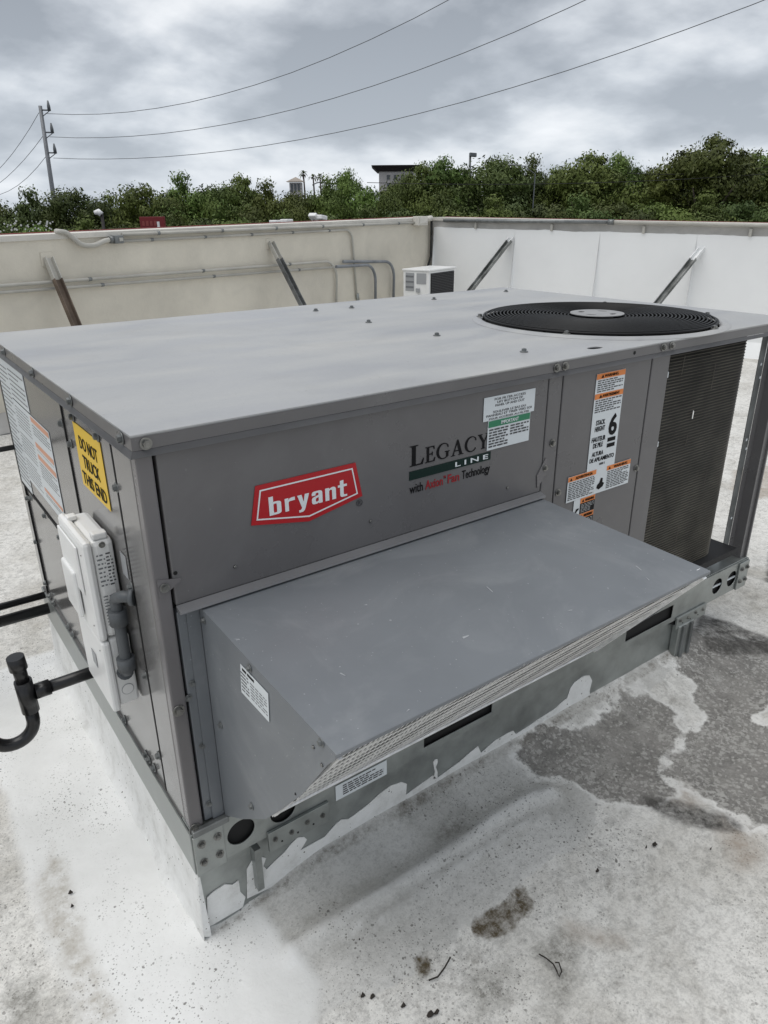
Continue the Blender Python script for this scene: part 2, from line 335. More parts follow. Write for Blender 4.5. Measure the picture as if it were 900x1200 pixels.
# ------------------------------------------------------------------ roof deck
def seg_sd(P, poly, closed=True):
    P = np.asarray(P, float); poly = np.asarray(poly, float); A = poly; B = np.roll(poly, -1, 0)
    if not closed: A, B = poly[:-1], poly[1:]
    d2 = np.full(len(P), 1e9); ins = np.zeros(len(P), bool)
    for a, b in zip(A, B):
        ab = b - a; L2 = ab @ ab + 1e-12; t = np.clip(((P - a) @ ab) / L2, 0, 1); q = P - a - t[:, None] * ab
        d2 = np.minimum(d2, (q * q).sum(1))
        if closed:
            c = (a[1] > P[:, 1]) != (b[1] > P[:, 1])
            with np.errstate(divide='ignore', invalid='ignore'): xi = a[0] + (P[:, 1] - a[1]) * (b[0] - a[0]) / (b[1] - a[1] + 1e-15)
            ins ^= c & (P[:, 0] < xi)
    d = np.sqrt(d2)
    return np.where(ins, d, -d) if closed else d
PW = {  # world outlines (x, y) of what has been rolled, ponded or dropped on the membrane
 'white': [[(-0.298, 1.267), (-0.156, 1.256), (-0.052, 1.273), (0.081, 1.269), (0.595, 0.965), (0.244, 0.075)], [(0.116, 0.041), (0.129, -0.129), (0.145, -0.213), (0.067, -0.304), (-0.248, -0.047), (-0.247, 0.054), (-0.256, 0.123), (-0.263, 0.17), (-0.261, 0.245), (-0.264, 0.321), (-0.259, 0.408), (-0.263, 0.478), (-0.255, 0.543), (-0.25, 0.656), (-0.266, 0.729), (-0.348, 0.846)]],
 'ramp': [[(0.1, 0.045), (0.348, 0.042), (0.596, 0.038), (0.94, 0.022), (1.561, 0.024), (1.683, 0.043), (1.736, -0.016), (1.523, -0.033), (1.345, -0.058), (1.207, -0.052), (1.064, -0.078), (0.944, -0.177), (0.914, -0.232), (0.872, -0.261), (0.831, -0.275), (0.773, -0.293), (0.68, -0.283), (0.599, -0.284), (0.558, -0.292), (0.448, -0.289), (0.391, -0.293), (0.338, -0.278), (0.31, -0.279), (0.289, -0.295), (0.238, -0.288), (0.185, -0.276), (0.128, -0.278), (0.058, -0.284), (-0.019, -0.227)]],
 'dirty': [[(-0.189, 0.438), (-0.173, 0.353), (-0.175, 0.255), (-0.183, 0.134), (-0.179, 0.059), (-0.174, -0.032), (-0.179, -0.089), (-0.242, -0.042), (-0.249, 0.076), (-0.255, 0.147), (-0.256, 0.241), (-0.255, 0.332)]],
 'pebble': [[(1.027, -0.021), (1.134, -0.021), (1.229, -0.035), (1.275, -0.021), (1.345, -0.058), (1.371, -0.111), (1.338, -0.139), (1.26, -0.146), (1.283, -0.184), (1.234, -0.217), (1.136, -0.24), (1.047, -0.235), (0.979, -0.245), (0.917, -0.199), (0.909, -0.144), (0.899, -0.076), (0.956, -0.04)],
            [(1.556, -0.001), (1.625, 0.036), (1.698, 0.012), (1.711, -0.04), (1.793, -0.071), (1.927, -0.127), (1.67, -0.299), (1.547, -0.271), (1.49, -0.238), (1.448, -0.174), (1.523, -0.155), (1.578, -0.112), (1.557, -0.069)],
            [(1.195, -0.245), (1.28, -0.238), (1.359, -0.254), (1.435, -0.302), (1.529, -0.359), (1.223, -0.526), (1.2, -0.487), (1.198, -0.442), (1.183, -0.361), (1.159, -0.306)]],
 'smoke': [[(1.013, -0.295), (1.06, -0.333), (1.081, -0.379), (1.112, -0.435), (1.114, -0.468), (1.064, -0.434), (1.023, -0.388), (1.008, -0.345)], [(1.88, 0.095), (1.926, 0.005), (1.941, -0.105), (1.883, -0.15), (1.741, -0.081), (1.7, -0.038), (1.753, 0.035)],
           [(2.666, 0.259), (2.563, 0.135), (2.323, 0.048), (2.352, 0.111)]],
 'brown': [[(1.127, -0.439), (1.134, -0.498), (1.09, -0.549), (1.046, -0.554), (1.008, -0.536), (1.029, -0.504), (1.066, -0.448)], [(1.167, -0.294), (1.144, -0.36), (1.085, -0.375), (1.044, -0.328)], [(0.606, -0.4), (0.639, -0.448), (0.665, -0.49), (0.619, -0.465), (0.589, -0.425)],
           [(3.463, 0.889), (3.7, 0.8), (3.251, 0.565), (3.111, 0.598), (3.183, 0.737)]],
 'mud': [[(0.445, -0.289), (0.539, -0.286), (0.571, -0.291), (0.59, -0.29), (0.592, -0.325), (0.562, -0.337), (0.502, -0.347), (0.458, -0.337), (0.443, -0.311)], [(0.309, -0.278), (0.343, -0.281), (0.325, -0.315), (0.308, -0.329), (0.296, -0.305)]],
 'grime': [[(0.488, 0.001), (0.629, 0.013), (0.611, -0.025), (0.485, -0.029)], [(0.505, -0.074), (0.626, -0.069), (0.584, -0.117), (0.498, -0.113)], [(0.363, -0.374), (0.438, -0.388), (0.405, -0.443), (0.334, -0.429)],
           [(0.523, -0.407), (0.591, -0.413), (0.569, -0.463), (0.457, -0.519), (0.421, -0.511), (0.492, -0.468)], [(-0.344, 0.116), (-0.294, 0.109), (-0.29, 0.029), (-0.353, 0.03)], [(0.947, -0.033), (1.045, -0.021), (1.02, -0.087), (0.931, -0.119)]],
 'line': [[(.02, .0), (.3, -.004), (.8, -.002), (1.2, -.006), (1.62, -.002)]],
}
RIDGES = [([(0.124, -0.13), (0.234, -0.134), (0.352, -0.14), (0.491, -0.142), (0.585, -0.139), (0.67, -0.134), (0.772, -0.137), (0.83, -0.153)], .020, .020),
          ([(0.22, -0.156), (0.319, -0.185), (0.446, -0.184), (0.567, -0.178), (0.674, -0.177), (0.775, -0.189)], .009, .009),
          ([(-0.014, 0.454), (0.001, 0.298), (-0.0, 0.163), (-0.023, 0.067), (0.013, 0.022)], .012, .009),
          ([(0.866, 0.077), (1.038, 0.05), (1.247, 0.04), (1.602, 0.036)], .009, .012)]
STR = [[(0.052, 0.246), (0.044, 0.062), (0.081, -0.06), (0.085, -0.282)]]
def axis(lo, hi, f0, f1, fine, grow=1.25):
    a = list(np.arange(f0, f1 + 1e-9, fine)); s = fine
    while a[-1] < hi: s *= grow; a.append(a[-1] + s)
    s = fine
    while a[0] > lo: s *= grow; a.insert(0, a[0] - s)
    return np.array(a)
WC = np.array((5.378, 5.873)); E1 = np.array((.948, .318)); E1 /= np.linalg.norm(E1); N1 = np.array((E1[1], -E1[0]))
E2 = np.array((.303, -.953)); E2 /= np.linalg.norm(E2); N2 = np.array((E2[1], -E2[0]))
def sstep(x, a, b):
    t = np.clip((x - a) / (b - a), 0, 1); return t * t * (3 - 2 * t)
def build_deck():
    X = axis(-14, 10, -.75, 3.4, .014); Y = axis(-13, 8.5, -.95, 1.0, .014)
    gx, gy = np.meshgrid(X, Y, indexing='ij'); P = np.c_[gx.ravel(), gy.ravel()]
    near = (P[:, 0] > -1.6) & (P[:, 0] < 4.5) & (P[:, 1] > -1.8) & (P[:, 1] < 3.4)
    A = {}
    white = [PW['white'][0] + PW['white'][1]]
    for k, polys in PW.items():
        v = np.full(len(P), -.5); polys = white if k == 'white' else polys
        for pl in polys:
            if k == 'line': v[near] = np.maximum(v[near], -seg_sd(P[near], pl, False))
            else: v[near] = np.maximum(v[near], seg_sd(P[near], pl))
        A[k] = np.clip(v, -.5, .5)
    # height: flat deck, cant raised against the front of the curb
    z = -1.04 + .04 * sstep(np.hypot(P[:, 0] - 1, P[:, 1] - .6), 2.2, 4.5)
    front = sstep(P[:, 0], .05, .30) * (1 - sstep(P[:, 0], 1.62, 2.1))
    z += .058 * front * np.exp(-np.maximum(0, -P[:, 1] + .02) / .10) * (P[:, 1] < .4)
    A['crest'] = np.zeros(len(P)); A['valley'] = np.zeros(len(P))
    for pl, w, h in RIDGES:
        d = seg_sd(P[near], pl, False); z[near] += h * np.exp(-(d / w) ** 2)
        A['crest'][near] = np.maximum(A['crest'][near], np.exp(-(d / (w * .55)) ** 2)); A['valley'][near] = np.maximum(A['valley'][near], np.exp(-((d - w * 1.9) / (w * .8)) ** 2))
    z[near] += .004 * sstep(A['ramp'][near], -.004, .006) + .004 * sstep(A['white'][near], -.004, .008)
    z[near] -= .003 * sstep(A['pebble'][near], -.01, .02)
    for i in np.nonzero(near)[0]:
        q = P[i]; z[i] += .004 * mnoise.noise(Vector((q[0] * 5, q[1] * 5, 0))) + .0016 * mnoise.noise(Vector((q[0] * 19, q[1] * 19, 3)))
    V = np.c_[P, z]; nx, ny = len(X), len(Y)
    I = np.arange(nx * ny).reshape(nx, ny)
    F = np.stack([I[:-1, :-1], I[1:, :-1], I[1:, 1:], I[:-1, 1:]], -1).reshape(-1, 4)
    c = P[F].mean(1); keep = (((c - WC) @ N1) > -.08) & (((c - WC) @ N2) > -.08)
    F = F[keep]
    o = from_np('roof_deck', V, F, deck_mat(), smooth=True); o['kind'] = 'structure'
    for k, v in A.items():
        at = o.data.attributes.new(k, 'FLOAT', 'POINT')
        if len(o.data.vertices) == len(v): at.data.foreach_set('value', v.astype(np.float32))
    return o
def deck_mat():
    m, t, b = newmat('roof_membrane'); l = t.links
    g = N(t, 'ShaderNodeNewGeometry'); pos = g.outputs['Position']
    def noise(s, d=5, r=.6, dist=0):
        n = N(t, 'ShaderNodeTexNoise', Scale=s, Detail=d, Roughness=r, Distortion=dist); l.new(pos, n.inputs[0]); return n.outputs[0]
    def attr(k): a = N(t, 'ShaderNodeAttribute'); a.attribute_name = k; return a.outputs['Fac']
    def math_(op, a, b_, c=None):
        n = N(t, 'ShaderNodeMath', operation=op)
        for i, x in enumerate((a, b_, c)):
            if x is None: continue
            if isinstance(x, (int, float)): n.inputs[i].default_value = x
            else: l.new(x, n.inputs[i])
        return n.outputs[0]
    def edge(k, amp, sc, lo=-.003, hi=.003, d=5):
        n = math_('SUBTRACT', noise(sc, d, .65), .5); v = math_('MULTIPLY_ADD', n, amp, attr(k))
        mr = N(t, 'ShaderNodeMapRange'); mr.interpolation_type = 'SMOOTHSTEP'; l.new(v, mr.inputs[0]); mr.inputs[1].default_value = lo; mr.inputs[2].default_value = hi; return mr.outputs[0]
    def mr(x, a, b_, c=0, d=1):
        n = N(t, 'ShaderNodeMapRange'); l.new(x, n.inputs[0])
        for i, q in enumerate((a, b_, c, d)): n.inputs[i + 1].default_value = q
        return n.outputs[0]
    def mix(f, a, b_, bt='MIX'):
        n = N(t, 'ShaderNodeMix', data_type='RGBA', blend_type=bt)
        if isinstance(f, (int, float)): n.inputs[0].default_value = f
        else: l.new(f, n.inputs[0])
        for i, x in ((6, a), (7, b_)):
            if isinstance(x, tuple): n.inputs[i].default_value = (*x, 1)
            else: l.new(x, n.inputs[i])
        return n.outputs[2]
    def mul(a, b_): return math_('MULTIPLY', a, b_)
    # old cream membrane, dirty
    old = ramp(t, [(.30, (.45, .43, .385)), (.41, (.60, .585, .545)), (.55, (.73, .72, .685))]); l.new(noise(2.3, 8, .68, .6), old.inputs[0])
    fine = mul(mr(noise(42, 9, .85), .36, .54, .62, 1.0), mr(noise(150, 8, .8), .36, .50, .72, 1.0))
    c = mix(1.0, old.outputs[0], fine, 'MULTIPLY')
    scr = mul(mr(noise(6.5, 9, .8, 2.2), .55, .66), .6); c = mix(scr, c, (.27, .255, .23))
    crk = mr(noise(3.2, 10, .75, 3.5), .497, .503); crk2 = mul(mul(crk, math_('SUBTRACT', 1.0, crk)), 2.6); c = mix(mul(crk2, mr(noise(1.7, 3), .45, .6)), c, (.16, .15, .13))
    wv = N(t, 'ShaderNodeMapping'); wv.inputs['Scale'].default_value = (1, 5, 1); wv.inputs['Rotation'].default_value = (0, 0, .6); l.new(pos, wv.inputs[0]); sn = N(t, 'ShaderNodeTexNoise', Scale=22, Detail=9, Roughness=.8, Distortion=1.5); l.new(wv.outputs[0], sn.inputs[0])
    c = mix(mul(mr(sn.outputs[0], .58, .66), .5), c, (.30, .285, .255))
    # ramp: smooth new coating with grit, greyed by dirt and painted-in unit shade
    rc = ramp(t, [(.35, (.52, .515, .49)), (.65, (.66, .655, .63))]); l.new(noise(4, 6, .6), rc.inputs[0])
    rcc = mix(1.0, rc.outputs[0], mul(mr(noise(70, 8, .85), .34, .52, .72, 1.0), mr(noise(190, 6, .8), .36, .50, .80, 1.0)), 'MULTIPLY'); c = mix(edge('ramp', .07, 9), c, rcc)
    c = mix(mul(mul(attr('valley'), mr(noise(28, 7, .8), .38, .6, .8, .1)), .6), c, (.28, .27, .24)); c = mix(mul(attr('crest'), mr(noise(11, 5, .7), .35, .55, .3, .85)), c, (.72, .72, .70))  # crests lightened for clean thick coat and painted-in ridge light; grime in valleys
    # bright white coat
    wc = ramp(t, [(.33, (.66, .665, .65)), (.6, (.77, .775, .765))]); l.new(noise(3.1, 7, .62, .3), wc.inputs[0])
    c = mix(edge('white', .016, 14, -.012, .02), c, wc.outputs[0])
    dirt = mul(edge('dirty', .05, 12, -.01, .03), mr(noise(26, 9, .8), .36, .60, 1, .15)); c = mix(dirt, c, (.40, .375, .33))
    # grime, brown and smoky stains
    c = mix(mul(edge('grime', .10, 8, -.03, .03), mr(noise(45, 7, .85), .38, .62, .95, .1)), c, (.17, .165, .145))
    c = mix(mul(edge('brown', .05, 9, -.03, .025), mr(noise(30, 6, .8), .35, .7, .75, .2)), c, (.30, .24, .185))
    # pebbled grey areas: dark film with pale islands
    vo = N(t, 'ShaderNodeTexVoronoi', Scale=62, Randomness=1); 
    dn = N(t, 'ShaderNodeTexNoise', Scale=30, Detail=3); l.new(pos, dn.inputs[0])
    vm = N(t, 'ShaderNodeVectorMath', operation='MULTIPLY_ADD'); l.new(dn.outputs['Color'], vm.inputs[0]); vm.inputs[1].default_value = (.022, .022, 0); l.new(pos, vm.inputs[2]); l.new(vm.outputs[0], vo.inputs[0])
    fl_ = noise(75, 7, .7, .3); isl1 = mr(math_('MULTIPLY_ADD', noise(6, 5, .6), .45, fl_), .765, .82)
    isl = math_('MAXIMUM', isl1, mul(mr(math_('ADD', vo.outputs['Distance'], mul(noise(9, 4), -.55)), -.06, .04, 1, 0), .8))
    film = ramp(t, [(.35, (.15, .145, .135)), (.65, (.25, .24, .225))]); l.new(noise(11, 6, .7), film.inputs[0])
    film2 = mix(1.0, film.outputs[0], mr(noise(120, 6, .85), .36, .56, .65, 1.15), 'MULTIPLY'); peb = mix(mul(isl, .62), film2, (.52, .51, .48))
    pv = math_('MULTIPLY_ADD', math_('SUBTRACT', noise(4.2, 4, .5), .5), .50, math_('ADD', attr('pebble'), .015)); pv = math_('MULTIPLY_ADD', math_('SUBTRACT', noise(22, 8, .75), .5), .10, pv)
    inside = mr(pv, -.004, .012); c = mix(mul(mr(pv, -.035, -.012), math_('SUBTRACT', .75, mul(inside, .75))), c, (.76, .755, .73))
    c = mix(mul(inside, mr(noise(9, 7, .75), .30, .48, .55, 1)), c, peb)
    c = mix(mul(mr(attr('pebble'), -.16, .02), mul(mr(noise(13, 8, .8), .42, .60), .45)), c, (.33, .32, .295))
    c = mix(mul(edge('smoke', .06, 11, -.024, .004), mr(noise(24, 7, .8), .40, .64, 1, .4)), c, (.055, .052, .047))
    c = mix(mul(edge('mud', .06, 15, -.003, .008), mr(noise(34, 6, .8), .40, .60, 1, .45)), c, (.085, .066, .038))
    # dirt line where the coating meets the curb
    lv = math_('MULTIPLY_ADD', math_('SUBTRACT', noise(16, 6, .7), .5), .035, attr('line'))
    c = mix(mul(mr(lv, -.014, -.002), mr(noise(60, 5, .8), .35, .6, .9, .1)), c, (.13, .115, .09))
    # grit: black specks of several sizes
    def specks(sc, thr, amt, col, clump=None):
        v = N(t, 'ShaderNodeTexVoronoi', Scale=sc, Randomness=1); dq = N(t, 'ShaderNodeTexNoise', Scale=sc * 1.6, Detail=2); l.new(pos, dq.inputs[0]); va = N(t, 'ShaderNodeVectorMath', operation='MULTIPLY_ADD'); l.new(dq.outputs['Color'], va.inputs[0]); va.inputs[1].default_value = (.5 / sc, .5 / sc, 0); l.new(pos, va.inputs[2]); l.new(va.outputs[0], v.inputs[0])
        w = N(t, 'ShaderNodeTexWhiteNoise'); l.new(v.outputs['Position'], w.inputs[0])
        rad = mul(math_('POWER', w.outputs['Value'], 3.0), thr)
        s_ = math_('LESS_THAN', v.outputs['Distance'], rad)
        if clump is not None: s_ = mul(s_, clump)
        return mul(s_, amt), col
    cl = mr(noise(3.3, 4, .7), .42, .56)
    for sc, thr, amt in ((260, .42, .6), (150, .36, .65), (80, .26, .7), (38, .13, .8)):
        f, col = specks(sc, thr, amt, None, cl); c = mix(f, c, (.10, .095, .085))
    l.new(c, b.inputs['Base Color'])
    rr = mr(noise(7, 5), .3, .7, .62, .9); l.new(rr, b.inputs['Roughness']); b.inputs['Specular IOR Level'].default_value = .3
    h = math_('ADD', mul(noise(55, 8, .75), .6), mul(mul(isl, inside), .35))
    bp = N(t, 'ShaderNodeBump', Strength=.35, Distance=.006); l.new(h, bp.inputs['Height'])
    bp2 = N(t, 'ShaderNodeBump', Strength=.4, Distance=.02); l.new(noise(7, 5, .6), bp2.inputs['Height']); l.new(bp.outputs[0], bp2.inputs['Normal']); l.new(bp2.outputs[0], b.inputs['Normal'])
    return m
build_deck()

# far ground outside the building
mb = MB(); mb.quad((-900, -900, -6.2), (900, -900, -6.2), (900, 900, -6.2), (-900, 900, -6.2)); o = mb.build('ground', 'asphalt'); o['kind'] = 'structure'

# ------------------------------------------------------------------ parapet walls
def WL(s, off, z): q = WC + E1 * s + N1 * off; return Vector((q[0], q[1], z))
def WR(s, off, z): q = WC + E2 * s + N2 * off; return Vector((q[0], q[1], z))
def zl(s): return .223 + .0109 * s          # top of left wall (s <= 0)
def zr(s): return .223 - .0172 * s          # top of right wall (s >= 0)
pl_ = thing('parapet_wall', 'long cream stucco parapet wall behind the unit, carrying the conduits', 'wall', WL(-4, 0, -1.0))
def strip(mb, fr, z, s0, s1, o0, o1, zb, dz=0, n=1):
    for i in range(n):
        a, b = s0 + (s1 - s0) * i / n, s0 + (s1 - s0) * (i + 1) / n
        v = [fr(a, o0, zb), fr(b, o0, zb), fr(b, o1, zb), fr(a, o1, zb)]; w = [fr(a, o0, z(a) + dz), fr(b, o0, z(b) + dz), fr(b, o1, z(b) + dz), fr(a, o1, z(a) + dz)]
        vv = [mb.bm.verts.new(q) for q in v + w]
        for f in ((0, 1, 2, 3), (7, 6, 5, 4), (0, 4, 5, 1), (1, 5, 6, 2), (2, 6, 7, 3), (3, 7, 4, 0)): mb.bm.faces.new([vv[k] for k in f])
    return mb
strip(MB(), WL, zl, -16, .26, -.26, 0, -6.2, -.03).build('wall_body', 'stucco', pl_)
def cap(fr, z, s0, s1, mt, parent, dz0, dz1, o0, o1):
    mb = MB(); v = []
    for s in (s0, s1): v.append([mb.bm.verts.new(fr(s, o, z(s) + d)) for o, d in ((o0, dz0), (o1, dz0), (o1, dz1), (o0, dz1))])
    for i in range(4): mb.bm.faces.new((v[0][i], v[0][(i + 1) % 4], v[1][(i + 1) % 4], v[1][i]))
    mb.bm.faces.new(v[0]); mb.bm.faces.new(v[1][::-1]); return mb.build('coping', mt, parent)
cap(WL, zl, -16, .02, 'stucco_cap', pl_, -.033, 0, -.27, .012)
cap(WL, zl, -16, .30, 'redcap', pl_, -.05, .006, -.31, -.273)
mb = MB(); a = [WL(-16, .004, -.93), WL(-.02, .004, -.90), WL(-.02, .09, -1.02), WL(-16, .09, -1.03)]; mb.prism(a, (0, 0, -.05)).build('base_flashing', 'grey_band', pl_)
pr_ = thing('parapet_wall', 'white coated parapet wall on the right with a grey band under its coping', 'wall', WR(4, 0, -1.0))
strip(MB(), WR, zr, .004, 14, -.26, 0, -6.2, -.03).build('wall_body', 'grey_band', pr_)
cap(WR, zr, .02, 14, 'stucco_cap', pr_, -.033, 0, -.27, .014)
cap(WR, zr, .02, 14, 'redcap', pr_, -.05, .004, -.31, -.273)
def coat_sheets():
    # white coating in vertical sheets, each lap a real seam, ragged upper edge
    seams = [.05, 1.08, 2.02, 2.95, 3.8, 4.7, 5.7, 6.8, 8, 9.4, 11, 13]
    for k in range(len(seams) - 1):
        a, b = seams[k] + .0003, seams[k + 1] - .0003; mb = MB(); n = 22; o = .012 + .0008 * (k % 2)
        top = []; bot = []
        for i in range(n + 1):
            s = a + (b - a) * i / n; e = -.105 + .010 * mnoise.noise(Vector((s * 3.1, 0, 5))) + .006 * mnoise.noise(Vector((s * 13, 0, 9)))
            top.append((s, zr(s) + e))
        vt = [mb.bm.verts.new(WR(s, o, z)) for s, z in top]; vm = [mb.bm.verts.new(WR(s, o, -.86)) for s, z in top]; vb = [mb.bm.verts.new(WR(s, o + .09, -1.05)) for s, z in top]
        vk = [mb.bm.verts.new(WR(s, .0005, z)) for s, z in top]
        for i in range(n):
            mb.bm.faces.new((vt[i], vt[i + 1], vm[i + 1], vm[i])); mb.bm.faces.new((vm[i], vm[i + 1], vb[i + 1], vb[i])); mb.bm.faces.new((vk[i], vk[i + 1], vt[i + 1], vt[i]))
        mb.bm.faces.new((vk[0], vt[0], vm[0], vb[0])) ; mb.bm.faces.new((vk[-1], vt[-1], vm[-1], vb[-1]))
        mb.build('coating_sheet', 'white_coat', pr_)
coat_sheets()
def conduit(name, fr, pts, r, m, label, bend=.12, cat='conduit', group=None, seg=8, clips=0):
    P = [fr(s, o, z) for s, o, z in pts]; P = path(P, bend, 6) if len(P) > 2 else P
    t = thing(name, label, cat, P[0], group)
    MB().tube(P, r, seg).build('tube', m, t)
    if clips:
        a, b = P[0], P[1]; n = clips
        for i in range(n):
            c = a.lerp(b, (i + .5) / n); d = (b - a).normalized()
            MB().tube([c - d * .012, c + d * .012], r * 1.22, 8).build('clip', 'galv_dark', t)
    return t
def xt(pts, k, ds):   # extend a run along the wall beyond its first point
    (s0, o, z0), (s1, _, z1) = pts[0], pts[1]; m_ = (z1 - z0) / (s1 - s0); return [(s0 - ds, o, z0 - m_ * ds)] + pts[1:]
G = 'conduit runs on the cream wall'
conduit('conduit_pipe', WL, xt([(-5.125, 0.03, -0.12), (-1.766, 0.03, -0.152), (-1.801, 0.03, -0.556)], 0, 6), .0115, 'pipe_cream', 'cream conduit along the wall that bends down behind the unit at its left', .16, group=G, clips=9)
conduit('conduit_pipe', WL, xt([(-5.134, 0.03, -0.16), (-1.809, 0.03, -0.209)], 0, 6), .0105, 'pipe_cream', 'lower cream conduit running straight along the wall, ending at the grey bends', .12, group=G, clips=9)
conduit('conduit_pipe', WL, [(-1.807, 0.05, -0.205), (-1.157, 0.05, -0.222), (-1.165, 0.05, -0.592)], .015, 'pipe_grey', 'lower grey conduit bend on the cream wall, middle of three drops', .16, group=G)
conduit('conduit_pipe', WL, [(-1.685, 0.04, -0.165), (-0.798, 0.04, -0.213), (-0.817, 0.04, -0.616)], .015, 'pipe_grey', 'upper grey conduit bend on the cream wall, nearest the mini split', .16, group=G)
tt = conduit('conduit_pipe', WL, [(-4.18, 0.02, 0.11), (-1.51, 0.02, 0.126), (-1.451, 0.02, -0.506)], .010, 'pipe_cream', 'thin cream conduit from the junction box, dropping straight down mid-wall', .10, group=G, clips=5)
c_ = [(-1.443, 0.02, -0.49), (-1.431, 0.02, -0.559)]; MB().tube([WL(*c_[0]), WL(*c_[1])], .018, 8).build('end_fitting', 'galv', tt)
conduit('conduit_pipe', WL, [(-4.18, 0.03, 0.154), (-0.384, 0.03, 0.171)], .012, 'pipe_cream', 'cream conduit just under the coping from junction box to the wall corner', .1, group=G, clips=6)
w_ = [(-4.649, -0.02, 0.187), (-4.65, 0.02, 0.185), (-4.608, 0.03, 0.176), (-4.554, 0.03, 0.132), (-4.503, 0.03, 0.098), (-4.418, 0.03, 0.092), (-4.333, 0.03, 0.116), (-4.29, 0.03, 0.123)]
tt = thing('flexible_conduit', 'pale flexible conduit looping from the coping down to the junction box', 'conduit', WL(*w_[0]))
wp = [WL(*q) for q in w_]; wq = []
for i in range(len(wp) - 1):
    a, b, c, d = wp[max(i - 1, 0)], wp[i], wp[i + 1], wp[min(i + 2, len(wp) - 1)]
    for k in range(4):
        t_ = k / 4; wq.append(.5 * ((2 * b) + (c - a) * t_ + (2 * a - 5 * b + 4 * c - d) * t_ ** 2 + (3 * b - a - 3 * c + d) * t_ ** 3))
wq.append(wp[-1]); MB().tube(wq, .017, 8).build('hose', 'pipe_cream', tt); MB().tube([wq[-1], wq[-1] + Vector((.05, .02, 0))], .024, 8).build('connector', 'galv_dark', tt)
q = [(-4.265, 0.03, 0.15), (-4.19, 0.03, 0.097)]; tt = thing('junction_box', 'small grey metal junction box near the top of the cream wall', 'box', WL(*q[0]))
s0, s1, z0, z1 = q[0][0], q[1][0], q[1][2], q[0][2]
MB().box(s0, s1, .002, .06, z0, z1, lambda v: WL(*v), .004).build('box_body', 'galv_dark', tt)
MB().box(s0 + (s1 - s0) * .45, s1 - .01, .061, .066, z0 + .015, z1 - .015, lambda v: WL(*v), .001).build('cover_plate', 'pipe_cream', tt)
q = [(-0.399, 0.05, 0.236), (-0.205, 0.05, 0.141)]; tt = thing('junction_box', 'cream painted junction box at the corner of the two parapet walls', 'box', WL(*q[0]))
s0, s1, z0, z1 = q[0][0], q[1][0], q[1][2], q[0][2]
MB().box(s0, s1, .013, .09, z0, z1, lambda v: WL(*v), .006).build('box_body', 'stucco_cap', tt)
MB().box(s0 + .02, s1 - .02, .091, .096, z0 + .02, z1 - .02, lambda v: WL(*v), .002).build('cover_plate', 'stucco_cap', tt)
q = [(-0.17, 0.05, 0.203), (0.123, 0.05, 0.226)]; tt = thing('pull_elbow', 'cream conduit elbow joining the runs at the wall corner', 'conduit', WL(*q[0]))
MB().tube([WL(q[0][0], .04, q[0][2]), WL(-.06, .04, q[0][2] + .01)], .03, 10).build('elbow_body', 'stucco_cap', tt)
q = [(0.084, 0.04, 0.19), (0.081, 0.04, 0.034), (0.059, 0.04, -0.132), (-0.052, 0.04, -0.193), (-0.131, 0.04, -0.329)]
t_ = thing('hanging_cable', 'black cable hanging down the wall corner to the mini split', 'cable', WL(*q[0])); MB().tube(path([WL(min(a, -.05), o, z) for a, o, z in q], .04, 4), .014, 8).build('cable_run', 'rubber', t_)
# conduits on the right wall
q = [(0.195, 0.035, 0.188), (2.125, 0.035, 0.174)]; t_ = thing('conduit_pipe', 'grey metal conduit along the top of the white wall near the corner', 'conduit', WR(*q[0]))
MB().tube([WR(*q[0]), WR(*q[1])], .017, 8).build('tube', 'galv_dark', t_); MB().tube([WR(q[1][0] - .03, .035, q[1][2]), WR(q[1][0] + .03, .035, q[1][2])], .024, 8).build('coupling', 'galv_dark', t_)
q = [(2.142, 0.035, 0.174), (3.533, 0.035, 0.148)]; q[1] = (q[0][0] + 7, .035, q[0][2] + (q[1][2] - q[0][2]) / (q[1][0] - q[0][0]) * 7)
t_ = thing('conduit_pipe', 'pale painted conduit along the top of the white wall at right', 'conduit', WR(*q[0])); MB().tube([WR(*q[0]), WR(*q[1])], .016, 8).build('tube', 'pipe_cream', t_)
for s_ in (.6, 1.5, 2.45, 3.4, 4.4):
    MB().box(s_ - .012, s_ + .012, .001, .03, zr(s_) - .11, zr(s_) - .045, lambda v: WR(*v)).build('strap', 'pipe_cream', t_)
# raking braces
def brace(T, Q, m, label, capf, e, n):
    T, Q = Vector(T), Vector(Q); d = (Q - T).normalized(); u = Vector((e[0], e[1], 0)); w = d.cross(u).normalized()
    t = thing('wall_brace', label, 'brace', Q, 'raking braces against the parapet walls')
    def bar(a, b, hw, th, name, mt):
        mb = MB(); A = T.lerp(Q, a); B = T.lerp(Q, b)
        mb.prism([A - u * hw, A + u * hw, B + u * hw, B - u * hw], w * .006); mb.prism([A - u * hw + w * .0062, A - u * (hw - .006) + w * .0062, B - u * (hw - .006) + w * .0062, B - u * hw + w * .0062], w * th)
        mb.prism([A + u * hw + w * .0062, A + u * (hw - .006) + w * .0062, B + u * (hw - .006) + w * .0062, B + u * hw + w * .0062], w * th); mb.build(name, mt, t)
    bar(0, capf, .029, .03, 'coated_end', 'pipe_cream' if capf > .11 else 'white_coat'); bar(capf, 1.0, .029, .03, 'channel', m)
    MB().box(-.045, .045, .001, .005, -.05, .04, lambda v: Vector((T.x, T.y, T.z)) + u * v.x + Vector((n[0], n[1], 0)) * v.y + Vector((0, 0, v.z)), .003).build('wall_plate', 'stucco' if m != 'brace_mottled' else 'white_coat', t)
    MB().box(-.07, .07, -.07, .07, -.005, .03, lambda v: Q + v, .003).build('foot_plate', 'galv_dark', t)
